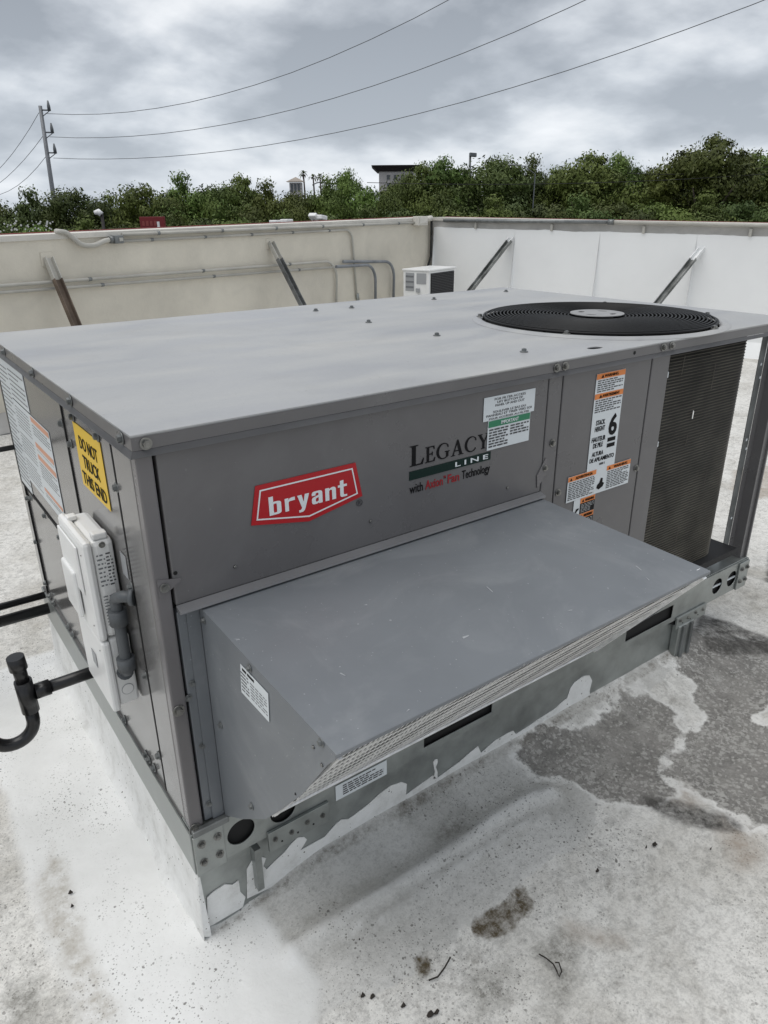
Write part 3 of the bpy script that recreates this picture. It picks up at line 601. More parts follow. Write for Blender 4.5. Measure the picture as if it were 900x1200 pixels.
for T_, Q_, m_, lb, cf, e_, n_ in ((*((0.864, 4.359, 0.022), (1.013, 3.913, -1.0)), 'timber', 'brown weathered brace against the cream wall, leftmost of the four', .13, E1, N1),
        (*((2.857, 5.027, 0.041), (3.073, 4.383, -1.0)), 'brace_steel', 'grey metal brace against the cream wall, left of the conduit drops', .13, E1, N1),
        (*((5.694, 4.88, 0.004), (4.731, 5.035, -1.0)), 'brace_mottled', 'grey brace against the white wall beside the mini split', .03, E2, N2),
        (*((6.289, 3.007, -0.059), (5.375, 3.178, -1.0)), 'brace_mottled', 'paint-flecked brace against the white wall behind the fan, rightmost', .10, E2, N2)):
    brace(T_, Q_, m_, lb, cf, e_, n_)

# mini split condenser by the corner
q = [(4.35, 4.64, -0.24)][0]; ms_ = thing('mini_split_condenser', 'small white outdoor condenser with a dark grille beside the wall corner', 'air conditioner', (q[0], q[1], -1.0))
def MS(v): p2 = np.array(q[:2]) + E1 * v.x - N1 * v.y; return Vector((p2[0], p2[1], v.z))    # x along wall, y into wall
zt = q[2]; H_ = .55
MB().box(0, .50, 0, .30, zt - H_, zt - .012, MS, .006).build('casing', 'white_plastic', ms_)
MB().box(-.008, .51, -.008, .31, zt - .011, zt + .006, MS, .004).build('lid', 'white_plastic', ms_)
gr = MB().box(.03, .47, -.006, -.001, zt - .50, zt - .03, MS).build('grille', 'dark', ms_)
mb = MB()
for k in range(30): z_ = zt - .49 + k * .0155; mb.box(.035, .465, -.012, -.007, z_, z_ + .004, MS)
o = mb.build('fin_rows', 'ink_grey', gr); o['kind'] = 'stuff'
vt = MB().box(-.004, -.001, .03, .14, zt - .13, zt - .03, MS).build('vent', 'label_grey', ms_)
MB().box(-.004, -.001, .17, .27, zt - .20, zt - .03, MS).build('vent', 'label_grey', ms_)
for k in range(3): MB().box(-.007, -.0045, .175, .265, zt - .17 + k * .05, zt - .155 + k * .05, MS).build('louvre', 'ink_faded', vt)
MB().box(-.02, -.0045, .10, .14, zt - .21, zt - .17, MS, .003).build('valve', 'label_grey', ms_)
for x_ in (.04, .40): MB().box(x_, x_ + .07, .02, .28, -1.02, zt - H_, MS).build('foot', 'galv_dark', ms_)

# ------------------------------------------------------------------ roof curb under the unit
cu_ = thing('roof_curb', 'galvanised roof curb under the unit, its foot smeared with white coating', 'curb', (.8, .6, -1.04))
MB().box(.004, 1.62, .014, .020, -1.06, -.8625).build('front_panel', 'galv', cu_)
MB().box(.004, .010, .0205, 1.17, -1.06, -.8625).build('side_panel', 'galv', cu_)
MB().box(1.612, 1.618, .0205, 1.17, -1.06, -.8625).build('side_panel', 'galv', cu_)
MB().box(.0105, 1.611, 1.16, 1.17, -1.06, -.8625).build('back_panel', 'galv', cu_)
# smears of coating on the curb front
CP = [[(0.0877, -1.0246), (0.0111, -1.0254), (0.018, -0.9468), (0.0329, -0.9412), (0.0567, -0.9383), (0.0721, -0.9504), (0.0854, -0.9479), (0.0862, -0.9796), (0.0956, -1.001)],
      [(0.0988, -1.0082), (0.1057, -0.9312), (0.1206, -0.9131), (0.1357, -0.9161), (0.1482, -0.9291), (0.141, -0.9458), (0.1477, -0.9599), (0.1683, -0.9498), (0.191, -0.9407), (0.206, -0.9289), (0.2228, -0.9205), (0.2381, -0.9278), (0.2445, -0.9392), (0.2355, -0.9504), (0.2266, -0.9593), (0.2497, -0.9596), (0.2883, -0.9597), (0.3176, -0.941), (0.331, -0.9369), (0.3508, -0.9465), (0.3645, -0.9448), (0.404, -0.9359), (0.4372, -0.9227), (0.4675, -0.9174), (0.4979, -0.9243), (0.5129, -0.9378), (0.5105, -0.97), (0.5488, -0.9632), (0.5931, -0.9565), (0.6042, -0.9732), (0.6256, -0.9691), (0.6749, -0.9611), (0.7166, -0.9484), (0.7382, -0.9434), (0.7497, -0.971), (0.799, -0.9555), (0.8415, -0.9548), (0.8634, -0.9574), (0.8743, -0.9739), (0.9251, -0.9709), (0.9573, -0.9667), (1.0237, -0.9613), (1.0569, -0.9509), (1.0705, -0.9485), (1.0805, -0.9188), (1.0962, -0.9059), (1.1311, -0.9011), (1.1577, -0.9096), (1.1723, -0.9331), (1.1668, -0.9686), (1.1727, -0.983), (1.2643, -0.9848), (1.3691, -0.9891), (1.4152, -0.9912), (1.47, -1.0078), (1.5547, -1.0108), (1.6081, -1.0979), (0.934, -1.0612), (0.3295, -1.0372)],
      [(0.5934, -0.9672), (0.5982, -0.9489), (0.5922, -0.9171), (0.5973, -0.911), (0.6053, -0.9137), (0.6056, -0.9242), (0.6005, -0.9345), (0.6063, -0.9533), (0.6068, -0.972)]]
for pl in CP:
    mb = MB(); a = [Vector((x, .0135, z)) for x, z in pl]
    flatshape('coating_smear', [[(x, z) for x, z in pl]], lambda a_, b_, o_=0: Vector((a_, .0138 - o_, b_)), 'curb_coat', cu_, 0, .0025)
# thick coating over the left side of the curb, running down on to the deck
mb = MB(); rows = []
for i in range(61):
    y = -.004 + 1.19 * i / 60; w_ = .004 * mnoise.noise(Vector((0, y * 9, 1)))
    rows.append([mb.bm.verts.new(v) for v in ((.0035, y, -.868 + w_ * .6), (.001 + w_ * .2, y, -.90), (-.002 + w_ * .5, y, -.985), (-.003 - .004 * min(1, i / 9) + w_ * .6, y, -1.024), (-.004 - .024 * min(1, i / 9) + w_ * 2, y, -1.041))])
for i in range(60):
    for k in range(4): f = mb.bm.faces.new((rows[i][k], rows[i + 1][k], rows[i + 1][k + 1], rows[i][k + 1])); f.smooth = True
f0 = [mb.bm.verts.new(v) for v in ((.006, -.004, -.868), (.03, .0, -.93), (.012, -.003, -1.036))]
mb.bm.faces.new((rows[0][0], f0[0], rows[0][1])); mb.bm.faces.new((rows[0][1], f0[0], f0[2], rows[0][2])); mb.bm.faces.new((rows[0][2], f0[2], rows[0][3]))
mb.build('coating_skirt', 'curb_coat', cu_)
# corner leg of the curb frame at the right end
lg = [(1.5539, -0.8798), (1.6968, -0.8815)]
MB().box(1.545, 1.625, -.012, .013, -1.0, -.885, bev=.003).build('corner_leg', 'galv', cu_)
MB().box(1.560, 1.575, -.018, -.0125, -1.0, -.887).build('leg_rib', 'galv_dark', cu_)
MB().box(1.60, 1.612, -.018, -.0125, -1.0, -.887).build('leg_rib', 'galv_dark', cu_)
# folded tab at the left end of the curb
MB().box(.118, .132, -.006, .0135, -.985, -.875).build('splice_tab', 'galv', cu_)
for x_ in (1.545,): MB().prism([(x_ - .05, .004, -.863), (x_, .004, -.863), (x_, .004, -.885)], (0, .008, 0)).build('corner_gap', 'black', cu_)

# ------------------------------------------------------------------ THE ROOFTOP UNIT
U = thing('rooftop_air_conditioner', 'large grey packaged rooftop air conditioner with a red badge, hood and top fan', 'air conditioner', (.96, .6, -.862))
BT, BB_ = -.765, -.862
# screw mesh, axis +Z
mb = MB(); mb.tube([(0, 0, 0), (0, 0, .0016)], .0082, 14); mb.tube([(0, 0, .0017), (0, 0, .0062)], .0052, 6, smooth=False); mb.tube([(0, 0, .0063), (0, 0, .0070)], .0030, 6)
SCREW = mb.mesh('screw'); SCREW.materials.append(M['steel'])
SCREWD = SCREW.copy(); SCREWD.materials.clear(); SCREWD.materials.append(M['galv_dark'])
mb = MB(); mb.tube([(0, 0, 0), (0, 0, .002)], [.0035, .0022], 8); RIV = mb.mesh('rivet'); RIV.materials.append(M['steel'])
def screw(parent, loc, normal, sc=1.0, me=None, name='screw'):
    o = bpy.data.objects.new(name, me or SCREW)
    o.matrix_basis = Matrix.Translation(Vector(loc)) @ Vector(normal).to_track_quat('Z', 'Y').to_matrix().to_4x4() @ Matrix.Rotation(random.random() * 6, 4, 'Z') @ Matrix.Scale(sc, 4)
    return link(o, parent)
def panel(name, x0, x1, z0, z1, m='paint', side='F', th=.02, bev=.0022, o=0, parent=U):
    mb = MB()
    if side == 'F': mb.box(x0, x1, .006 - o, .006 - o + th, z0, z1, None, bev)
    else: mb.box(.006 - o, .006 - o + th, x0, x1, z0, z1, None, bev)
    return mb.build(name, m, parent)
# dark core so that the gaps between panels read black
MB().box(.028, 1.30, .028, 1.17, -.76, -.015).build('inner_cabinet', 'black', U)
RH = 1.92
# top panel with fan opening and oval hole
FC, FRD = (1.45, .342), .326
def circ(c, r, n=64, ry=None): return [(c[0] + r * math.cos(2 * PI * k / n), c[1] + (ry or r) * math.sin(2 * PI * k / n)) for k in range(n)]
hole = [(1.083, 0.051)][0]
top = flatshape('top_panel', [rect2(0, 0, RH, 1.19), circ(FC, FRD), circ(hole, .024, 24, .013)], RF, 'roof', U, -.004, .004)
mb = MB(); mb.box(0, RH, 0, .0015, -.024, -.0042); mb.box(0, .0015, .0017, 1.188, -.024, -.0042); mb.box(0, RH, 1.1885, 1.19, -.03, -.0042); mb.box(RH - .0015, RH, .0017, 1.188, -.03, -.0042)
mb.build('drip_flange', 'paint', top)
def hem(pts_in, pts_out):
    mb = MB(); a = [mb.bm.verts.new(v) for v in pts_in]; b = [mb.bm.verts.new(v) for v in pts_out]
    for i in range(len(a) - 1): mb.bm.faces.new((a[i], a[i + 1], b[i + 1], b[i]))
    bmesh.ops.solidify(mb.bm, geom=mb.bm.faces[:], thickness=.001); return mb
hem([(0, 1.19, -.0245), (0, 0, -.0245), (RH, 0, -.0245)], [(-.006, 1.19, -.0335), (-.006, -.006, -.0335), (RH + .004, -.006, -.0335)]).build('drip_hem', 'paint_trim', top)
# embossed ring round the fan
mb = MB(); rr_ = [(FRD + .001, .0), (FRD + .006, .006), (FRD + .018, .007), (FRD + .028, .0004)]
rg = [[mb.bm.verts.new((FC[0] + r * math.cos(2 * PI * k / 72), FC[1] + r * math.sin(2 * PI * k / 72), z)) for k in range(72)] for r, z in rr_]
for i in range(3):
    for k in range(72): f = mb.bm.faces.new((rg[i][k], rg[i][(k + 1) % 72], rg[i + 1][(k + 1) % 72], rg[i + 1][k])); f.smooth = True
mb.build('fan_ring', 'roof', top)
for x_, y_ in [(0.912, 0.41), (0.918, 0.114), (0.928, 1.032), (1.059, 1.022), (0.912, 0.713), (1.422, 1.037), (1.801, 1.058)]: screw(top, (x_, y_, .0002), (0, 0, 1), 1.15, SCREWD)
# fan and guard
G_ = MB().tube([(FC[0] + (FRD - .006) * math.cos(a), FC[1] + (FRD - .006) * math.sin(a), .009) for a in [2 * PI * k / 64 for k in range(65)]], .0036, 6, False).build('fan_guard', 'wire', U)
nr = 24
for k in range(nr):
    r = .080 + (FRD - .012 - .080) * k / (nr - 1); zz = .012 + .006 * math.sin(PI * k / nr)
    MB().tube([(FC[0] + r * math.cos(a), FC[1] + r * math.sin(a), zz) for a in [2 * PI * j / 60 for j in range(61)]], .0023, 5, False).build('guard_ring', 'wire', G_)
for k in range(8):
    a = 2 * PI * k / 8 + .25; MB().tube([(FC[0] + .05 * math.cos(a), FC[1] + .05 * math.sin(a), .004), (FC[0] + (FRD + .004) * math.cos(a), FC[1] + (FRD + .004) * math.sin(a), .004)], .0028, 6).build('guard_spoke', 'wire', G_)
slots = []
for k in range(4):
    a0 = PI / 4 * 0 + k * PI / 2 + .35; c0 = (FC[0] + .046 * math.cos(a0), FC[1] + .046 * math.sin(a0))
    slots.append([(c0[0] + .015 * math.cos(b) * -math.sin(a0) + .009 * math.sin(b) * math.cos(a0), c0[1] + .015 * math.cos(b) * math.cos(a0) + .009 * math.sin(b) * math.sin(a0)) for b in [2 * PI * j / 14 for j in range(14)]])
flatshape('hub_plate', [circ(FC, .075, 40)] + slots, RF, 'hub', G_, .017, .003)
for a in (.6, 2.4, 3.6, 4.9, 5.75): screw(G_, (FC[0] + (FRD + .006) * math.cos(a), FC[1] + (FRD + .006) * math.sin(a), .0065), (0, 0, 1), 1.2, name='guard_clip')
MB().tube([(FC[0], FC[1], -.004), (FC[0], FC[1], -.032)], FRD + .002, 64, False).build('fan_shroud', 'dark', U)
fan = MB().tube([(FC[0], FC[1], -.05), (FC[0], FC[1], -.15)], .075, 24).build('fan_hub', 'dark', U)
for k in range(4):
    a0 = k * PI / 2 + .2; mb = MB(); pr = []
    for r in (.07, .15, .24, .33):
        for j in range(5):
            a = a0 + (j / 4) * (1.05 - .6 * (r - .07)); z = -.06 - .07 * (j / 4) - .01 * math.sin(j / 4 * PI); pr.append(mb.bm.verts.new((FC[0] + r * math.cos(a), FC[1] + r * math.sin(a), z)))
    for i in range(3):
        for j in range(4): f = mb.bm.faces.new((pr[i * 5 + j], pr[i * 5 + j + 1], pr[i * 5 + j + 6], pr[i * 5 + j + 5])); f.smooth = True
    bmesh.ops.solidify(mb.bm, geom=mb.bm.faces[:], thickness=.003); mb.build('fan_blade', 'dark', fan)
MB().box(FC[0] - .42, FC[0] + .37, FC[1] - .345, FC[1] + .45, -.72, -.70).build('condenser_floor', 'dark', U)

# corner post, left front
PT, PB = -.0345, -.7585
MB().box(.004, .0295, .0058, .030, PB, PT, None, .003).build('corner_post', 'paint_post', U)
cp2 = MB().box(.0041, .020, .0305, .1275, PB, PT, None, .003).build('corner_post', 'paint_side', U)
# front panels
door = panel('filter_door', .0345, .884, -.2935, PT)
mb = MB(); mb.prism([(.034, .005, -.2925), (.034, -.011, -.2975), (.034, -.0125, -.3015), (.034, -.004, -.3035), (.034, .005, -.300)], (.851, 0, 0)); mb.build('door_lip', 'paint_trim', door)
post = panel('centre_post', .8868, .929, -.745, PT, 'paint')
ctl = panel('control_panel', .9325, 1.2435, -.745, PT)
panel('condenser_post', 1.2475, 1.319, -.745, PT, 'paint')
lowp = panel('hood_flange', .0345, .8835, -.757, -.308, 'hood', o=-.004)
for x_, z_ in [(0.0248, -0.2962), (0.0141, -0.4391), (0.0164, -0.2528), (0.0145, -0.4903)]: pass
for x_, z_ in [(0.055, -0.3092), (0.0451, -0.4509), (0.0344, -0.4763), (0.0478, -0.5861), (0.0462, -0.7205)]: screw(U, (x_, .0095, z_), (0, -1, 0), .8, SCREWD)
for x_, z_ in [(0.0137, -0.4908), (0.0095, -0.7565)]: screw(U, (max(.012, min(x_, .024)), .0055, z_), (0, -1, 0), 1.3)
for x_, z_ in [(0.9116, -0.184), (0.9453, -0.3095), (1.2364, -0.3117)]: screw(U, (x_, .0055, z_), (0, -1, 0), 1.05)
for x_, z_ in [(0.0206, -0.0151), (0.9246, -0.0146), (0.8979, -0.0149), (1.2725, -0.0125), (1.3067, -0.0121)]: screw(top, (x_, -.0005, z_ if z_ > -.022 else -.014), (0, -1, 0), 1.15)
for (x_, z_) in [(0.1416, -0.255), (0.4187, -0.2448), (0.7791, -0.2598)]: screw(door, (x_, .0055, z_), (0, -1, 0), 1.0, RIV, 'rivet')
# latches
lt = [(0.0068, -0.2421), (0.0061, -0.2678), (0.0435, -0.2602)]
mb = MB(); mb.prism([(.009, .0035, -.238), (.009, .0035, -.272), (.047, .0035, -.250), (.047, .0035, -.246)], (0, .002, 0)); la = mb.build('door_latch', 'paint_post', U); screw(la, (.019, .003, -.254), (0, -1, 0), 1.0)
mb = MB(); mb.prism([(.868, .0035, -.252), (.893, .0035, -.215), (.901, .0035, -.222), (.901, .0035, -.25), (.872, .0035, -.282)], (0, .002, 0)); la = mb.build('door_latch', 'paint_post', U); screw(la, (.892, .003, -.238), (0, -1, 0), .85)
MB().tube([(.04, .0052, -.235), (.04, .0048, -.235)], .0035, 10).build('plug_hole', 'black', U)
h_ = [(1.1627, -0.0133)][0]; MB().tube([(h_[0], -.0006, h_[1]), (h_[0], -.0004, h_[1])], .0045, 12).build('flange_hole', 'black', top)

# left side panels (y runs away from the camera)
pA = panel('access_panel', .1340, .4475, -.7585, PT, 'paint_side', 'L')
pB = panel('heat_panel', .4535, 1.150, -.403, PT, 'paint_side', 'L')
pC = panel('lower_panel', .4535, 1.116, -.7585, -.4125, 'paint_side', 'L', o=-.002)
panel('rear_post', 1.123, 1.186, -.7585, -.409, 'paint_side', 'L'); panel('rear_post', 1.153, 1.186, -.4075, PT, 'paint_side', 'L')
MB().box(.03, 1.90, 1.16, 1.186, PB, PT).build('back_panel', 'paint', U)
def lscrew(par, pts, o=0, sc=1.1, me=None):
    for y_, z_ in pts: screw(par, (.0052 - o, min(max(y_, .02), 1.175), max(z_, -.75)), (-1, 0, 0), sc, me)
lscrew(U, [(0.4695, -0.0867), (0.3625, -0.05), (0.2058, -0.0502), (0.4189, -0.1162), (0.134, -0.1202), (0.1439, -0.3081), (0.1464, -0.4953), (0.3849, -0.7612), (0.1451, -0.682), (0.227, -0.7556), (0.1967, -0.7694), (0.2449, -0.8426)], 0, 1.15, SCREWD)
lscrew(U, [(1.1098, -0.4469), (1.0395, -0.4232), (0.8799, -0.4226), (0.7307, -0.4282), (1.1252, -0.5886), (1.1149, -0.7203), (1.0844, -0.7558), (1.0365, -0.754), (0.8724, -0.7523), (0.8236, -0.7667)], 0, 1.15, SCREWD)
for y_, z__ in [(0.0402, -0.0201), (0.3287, -0.0208), (0.6339, -0.0187), (0.9439, -0.0172)]: screw(top, (-.0006, max(.012, y_), -.013), (-1, 0, 0), 1.2, SCREWD)

for y_, z0, z1 in ((.1307, -.757, -.036), (.4505, -.757, -.036), (1.1515, -.405, -.036), (1.1195, -.757, -.413)):
    MB().box(.0035, .0075, y_ - .0028, y_ + .0028, z0, z1).build('panel_gap', 'black', U)
MB().box(.0035, .0075, .4535, 1.150, -.4110, -.4045).build('panel_gap', 'black', U)
# base rails
def rail_front():
    holes = [circ((.098, -.815), .029, 28), circ((.190, -.815), .029, 28), circ((1.748, -.815), .027, 28), circ((1.832, -.815), .027, 28), rect2(.553, -.846, .768, -.803), rect2(1.288, -.846, 1.512, -.800), rect2(.135, -.0, .136, -.001)][:6]
    return flatshape('base_rail', [rect2(.0, BB_, RH, BT)] + holes, lambda a, b, o=0: Vector((a, .0 - o, b)), 'galv', U, -.003, .003)
rf = rail_front()
MB().box(0, .003, .0035, 1.187, BB_, BT).build('base_rail', 'galv', U)
MB().box(RH - .003, RH, .0035, 1.187, BB_, BT).build('base_rail', 'galv', U)
MB().box(0, RH, 1.187, 1.19, BB_, BT).build('base_rail', 'galv', U)
MB().box(.004, RH - .004, .0035, .05, BT - .002, BT + .0035, None, .001).build('rail_flange', 'galv', U)
MB().box(.0035, .05, .051, 1.186, BT - .002, BT + .0033).build('rail_flange', 'paint_side', U)
MB().box(.012, RH - .012, .010, 1.15, -.8605, -.785).build('base_void', 'black', U)
MB().box(1.322, RH - .008, .052, 1.18, BT - .004, BT + .004).build('base_pan', 'galv_dark', U)
# white edge lip seen in the open slots and right holes
MB().box(1.72, 1.87, .004, .0075, -.819, -.814).build('wire_in_rail', 'label_white', rf)
# corner plates
for x0, x1 in ((.002, .062), (RH - .060, RH - .002)):
    cpn = MB().box(x0, x1, -.006, -.0005, BB_ - .002, BT - .004, None, .0015).build('corner_plate', 'galv', U)
    for sx in (.25, .78):
        for sz in (.28, .74): screw(cpn, (x0 + (x1 - x0) * sx, -.0062, BB_ + (BT - BB_) * sz), (0, -1, 0), 1.0)
MB().box(.004, .075, -.008, .004, BT - .0035, BT + .010, None, .002).build('post_foot', 'galv_dark', U)
for x0, x1, zb, zt_ in ((.150, .292, -.898, -.848), (1.534, 1.690, -.893, -.853)):
    br = MB().box(x0, x1, -.0075, -.0008, zb, zt_, None, .001).build('rail_bracket', 'galv', U)
    for k in range(4): screw(br, (x0 + (x1 - x0) * (.1 + .26 * k), -.0078, zb + .028 - .004 * (k % 2)), (0, -1, 0), .7)
    for k in range(3): MB().tube([(x0 + (x1 - x0) * (.2 + .26 * k), -.0078, zb + .014), (x0 + (x1 - x0) * (.2 + .26 * k), -.0083, zb + .014)], .0022, 8).build('pin_hole', 'black', br)
# rail label
rl = bb([(0.3125, -0.8355), (0.3131, -0.8735), (0.4419, -0.8407), (0.4462, -0.877)]); rl = (rl[0], -.862, rl[2], -.822)
c_ = card('rail_label', rl, lambda a, b, o=0: Vector((a, -.0002 - o, b)), 'label_white', U)
print_lines((rl[0] + .018, rl[1] + .006, rl[2] - .01, rl[3] - .005), 5, lambda a, b, o=0: Vector((a, -.0002 - o, b)), 'ink_grey', c_, 3)

# right front post (folded channel carrying the top)
cx = RH
rp = MB().box(cx - .012, cx - .006, .006, .012, BT + .004, PT).build('rear_corner_post', 'paint', U)
mb = MB(); mb.box(cx - .034, cx - .007, .0125, .0145, BT + .004, PT); mb.box(cx - .036, cx - .034, .0125, .045, BT + .004, PT)
mb.box(cx - .060, cx - .0362, .043, .045, BT + .004, PT); mb.box(cx - .009, cx - .007, .015, .06, BT + .004, PT); mb.build('post_channel', 'paint', rp)
mb = MB(); mb.box(cx - .092, cx - .0605, .0455, .0475, BT + .004, PT); mb.build('post_flange', 'galv_dark', rp)
for k, z_ in enumerate((-.13, -.17, -.36, -.39, -.62)): MB().tube([(cx - .075 + .008 * (k % 2), .0452, z_), (cx - .075 + .008 * (k % 2), .0448, z_)], .0045, 10).build('post_hole', 'label_white', rp)
ra = thing  # (keeps the name free)
rear = MB().box(RH - .04, RH - .003, 1.12, 1.185, BT + .004, PT).build('rear_corner_post', 'paint', U)

# condenser coil: slab with a rounded corner and horizontal tubes
def coil_path(off):
    R_ = .085; x1 = 1.762; y0 = .022; pts = [(1.3195, y0 + off)]
    cxx, cyy = x1 - R_, y0 + R_
    for k in range(13): a = -PI / 2 + (PI / 2) * k / 12; pts.append((cxx + (R_ - off) * math.cos(a), cyy + (R_ - off) * math.sin(a)))
    pts.append((x1 - off, 1.15)); return pts
CB = BT + .0045
mb = MB(); po, pi_ = coil_path(.004), coil_path(.03)
vo = [[mb.bm.verts.new((x, y, z)) for x, y in po] for z in (CB, PT)]; vi = [[mb.bm.verts.new((x, y, z)) for x, y in pi_] for z in (CB, PT)]
for i in range(len(po) - 1):
    mb.bm.faces.new((vo[0][i], vo[0][i + 1], vo[1][i + 1], vo[1][i])).smooth = True; mb.bm.faces.new((vi[0][i], vi[0][i + 1], vi[1][i + 1], vi[1][i]))
    mb.bm.faces.new((vo[1][i], vo[1][i + 1], vi[1][i + 1], vi[1][i]))
coil = mb.build('condenser_coil', 'coil', U)
nt_ = 88; mb = MB(); pz = coil_path(0)
for k in range(nt_):
    z = CB + .006 + (PT - CB - .010) * k / (nt_ - 1); h = .0013
    a = [mb.bm.verts.new((x, y, z - h)) for x, y in coil_path(.0035)]; b = [mb.bm.verts.new((x, y, z - h * .4)) for x, y in pz]; c = [mb.bm.verts.new((x, y, z + h * .4)) for x, y in pz]; d = [mb.bm.verts.new((x, y, z + h)) for x, y in coil_path(.0035)]
    for i in range(len(a) - 1):
        for p0, p1 in ((a, b), (b, c), (c, d)): mb.bm.faces.new((p0[i], p0[i + 1], p1[i + 1], p1[i]))
o = mb.build('coil_tubes', 'coil_tube', coil); o['kind'] = 'stuff'
for x_, z_ in [(1.3292, -0.0898), (1.329, -0.2709)]: MB().box(x_ - .004, x_ + .009, .016, .021, z_ - .008, z_ + .008, None, .002).build('coil_clip', 'label_white', coil)
MB().box(1.70, 1.76, .20, .22, BT + .0045, -.70).build('pan_bracket', 'black', U)
# bright scuff in the fins
s_ = [(1.4788, -0.2039), (1.4786, -0.2271), (1.4827, -0.2278), (1.4836, -0.207)]; MB().prism([(x, .0185, z) for x, z in s_], (0, .001, 0)).build('bent_fins', 'mesh', coil)

for u0, v0, hh in ((1.40, -.10, .05), (1.47, -.30, .03), (1.55, -.16, .07), (1.36, -.52, .06), (1.60, -.44, .04), (1.50, -.60, .05)):
    MB().prism([(u0, .0195, v0), (u0 + .0012, .0195, v0), (u0 + .004, .0195, v0 + hh), (u0 + .003, .0195, v0 + hh)], (0, .001, 0)).build('bent_fins', 'coil_tube', coil)
# ------------------------------------------------------------------ air hood
hd = MB()
HX0, HX1 = .071, .880
hd.prism([(HX0, .004, -.3055), (HX0, -.415, -.3175), (HX0, -.4165, -.3185), (HX0, -.4165, -.3240), (HX0, -.4150, -.3240), (HX0, -.4148, -.3195), (HX0, .004, -.3072)], (HX1 - HX0, 0, 0))
hood = hd.build('air_hood', 'hood', U)
SP = [(.004, -.3075), (-.414, -.3198), (-.412, -.330), (-.392, -.352), (-.318, -.458), (-.245, -.545), (-.186, -.612), (-.08, -.700), (.0, -.757), (.004, -.757)]
MB().prism([(HX0 + .0003, y, z) for y, z in SP], (.0015, 0, 0)).build('hood_cheek', 'hood', hood)
MB().prism([(HX1 - .0018, y, z) for y, z in SP], (.0015, 0, 0)).build('hood_cheek', 'hood', hood)
MB().box(HX0 + .002, HX0 + .02, -.0015, .0015 + .006, -.757, -.309).build('hood_hem', 'hood', hood)
MB().box(HX0 - .022, HX0 - .0002, .0055, .009, -.757, -.31).build('hood_hem', 'hood', hood)
for y_, z_ in [(0.0056, -0.3249), (-0.1801, -0.3239), (-0.3819, -0.3219), (-0.1334, -0.6268), (-0.0335, -0.5238)]: screw(hood, (HX0, max(-.40, min(y_, -.012)), z_), (-1, 0, 0), .8, SCREWD)
for y_, z_ in ((-.36, -.345), (-.38, -.36)): screw(hood, (HX0, y_, z_), (-1, 0, 0), .9, RIV, 'rivet')
# filter frame and expanded metal mesh sloping under the hood
FA, FB = Vector((0, -.405, -.333)), Vector((0, -.192, -.604)); fx0, fx1 = HX0 + .008, HX1 - .009
fd = (FB - FA); fl = fd.length; fu = fd.normalized(); fn = Vector((0, fu.z, -fu.y)); fn = fn if fn.y < 0 else -fn
flt = MB(); 
def FP(x, t, o=0): q = FA + fu * t + fn * o; return (x, q.y, q.z)
def fbar(x0, x1, t0, t1, o0, o1): flt.box(x0, x1, t0, t1, o0, o1, lambda v: Vector(FP(v.x, v.y, v.z)))
fbar(fx0, fx1, fl - .010, fl, -.012, .003); fbar(fx0, fx0 + .006, .0, fl - .0105, -.012, .005); fbar(fx1 - .010, fx1, -.01, fl - .0105, -.014, .007)
ff = flt.build('filter_frame', 'mesh', hood)
cw, rowsn = .0086, 8; ncell = int((fx1 - fx0 - .018) / cw); nx, ny = ncell * 4, rowsn * 4; V = []; F_ = []
prof = (0.0, .75, 1.0, .35)
for j in range(ny + 1):
    sh = 2 if (j // 4) % 2 else 0
    for i in range(nx + 1):
        x = fx0 + .007 + (fx1 - fx0 - .018) * i / nx; t = .004 + (fl - .015) * j / ny; ph = (i + sh) % 4
        o = .0009 * prof[j % 4] * (1 if ph in (1, 2, 3) else .3) + .0002 * math.sin(i * 1.7 + j * .9); V.append(FP(x + .0003 * math.sin(i * .31), t, o))
for j in range(ny):
    sh = 2 if (j // 4) % 2 else 0
    for i in range(nx):
        if j % 4 in (1, 2, 3) and (i + sh) % 4 in (1, 2): continue          # the openings
        a = j * (nx + 1) + i; F_.append((a, a + 1, a + nx + 2, a + nx + 1))
o = from_np('filter_mesh', V, F_, 'mesh', ff); o['kind'] = 'stuff'
MB().box(fx0, fx1, .0, .0, 0, 0).bm.free()
mb = MB(); mb.prism([FP(fx0 + .0065, .004, -.007), FP(fx0 + .0065, fl - .011, -.007), FP(fx0 + .0065, fl - .011, -.009), FP(fx0 + .0065, .004, -.009)], (fx1 - fx0 - .017, 0, 0)); mb.build('filter_backing', 'dark', hood)
# hooked retainer at the lower left corner of the hood, and loose clip
MB().tube([(.073, -.30, -.470), (.085, -.262, -.515), (.11, -.215, -.565), (.125, -.20, -.585)], [.003, .006, .006, .003], 8).build('filter_clip', 'dark', hood)
MB().box(1.10, 1.125, -.012, -.001, -.79, -.778, None, .002).build('filter_clip', 'steel', U)
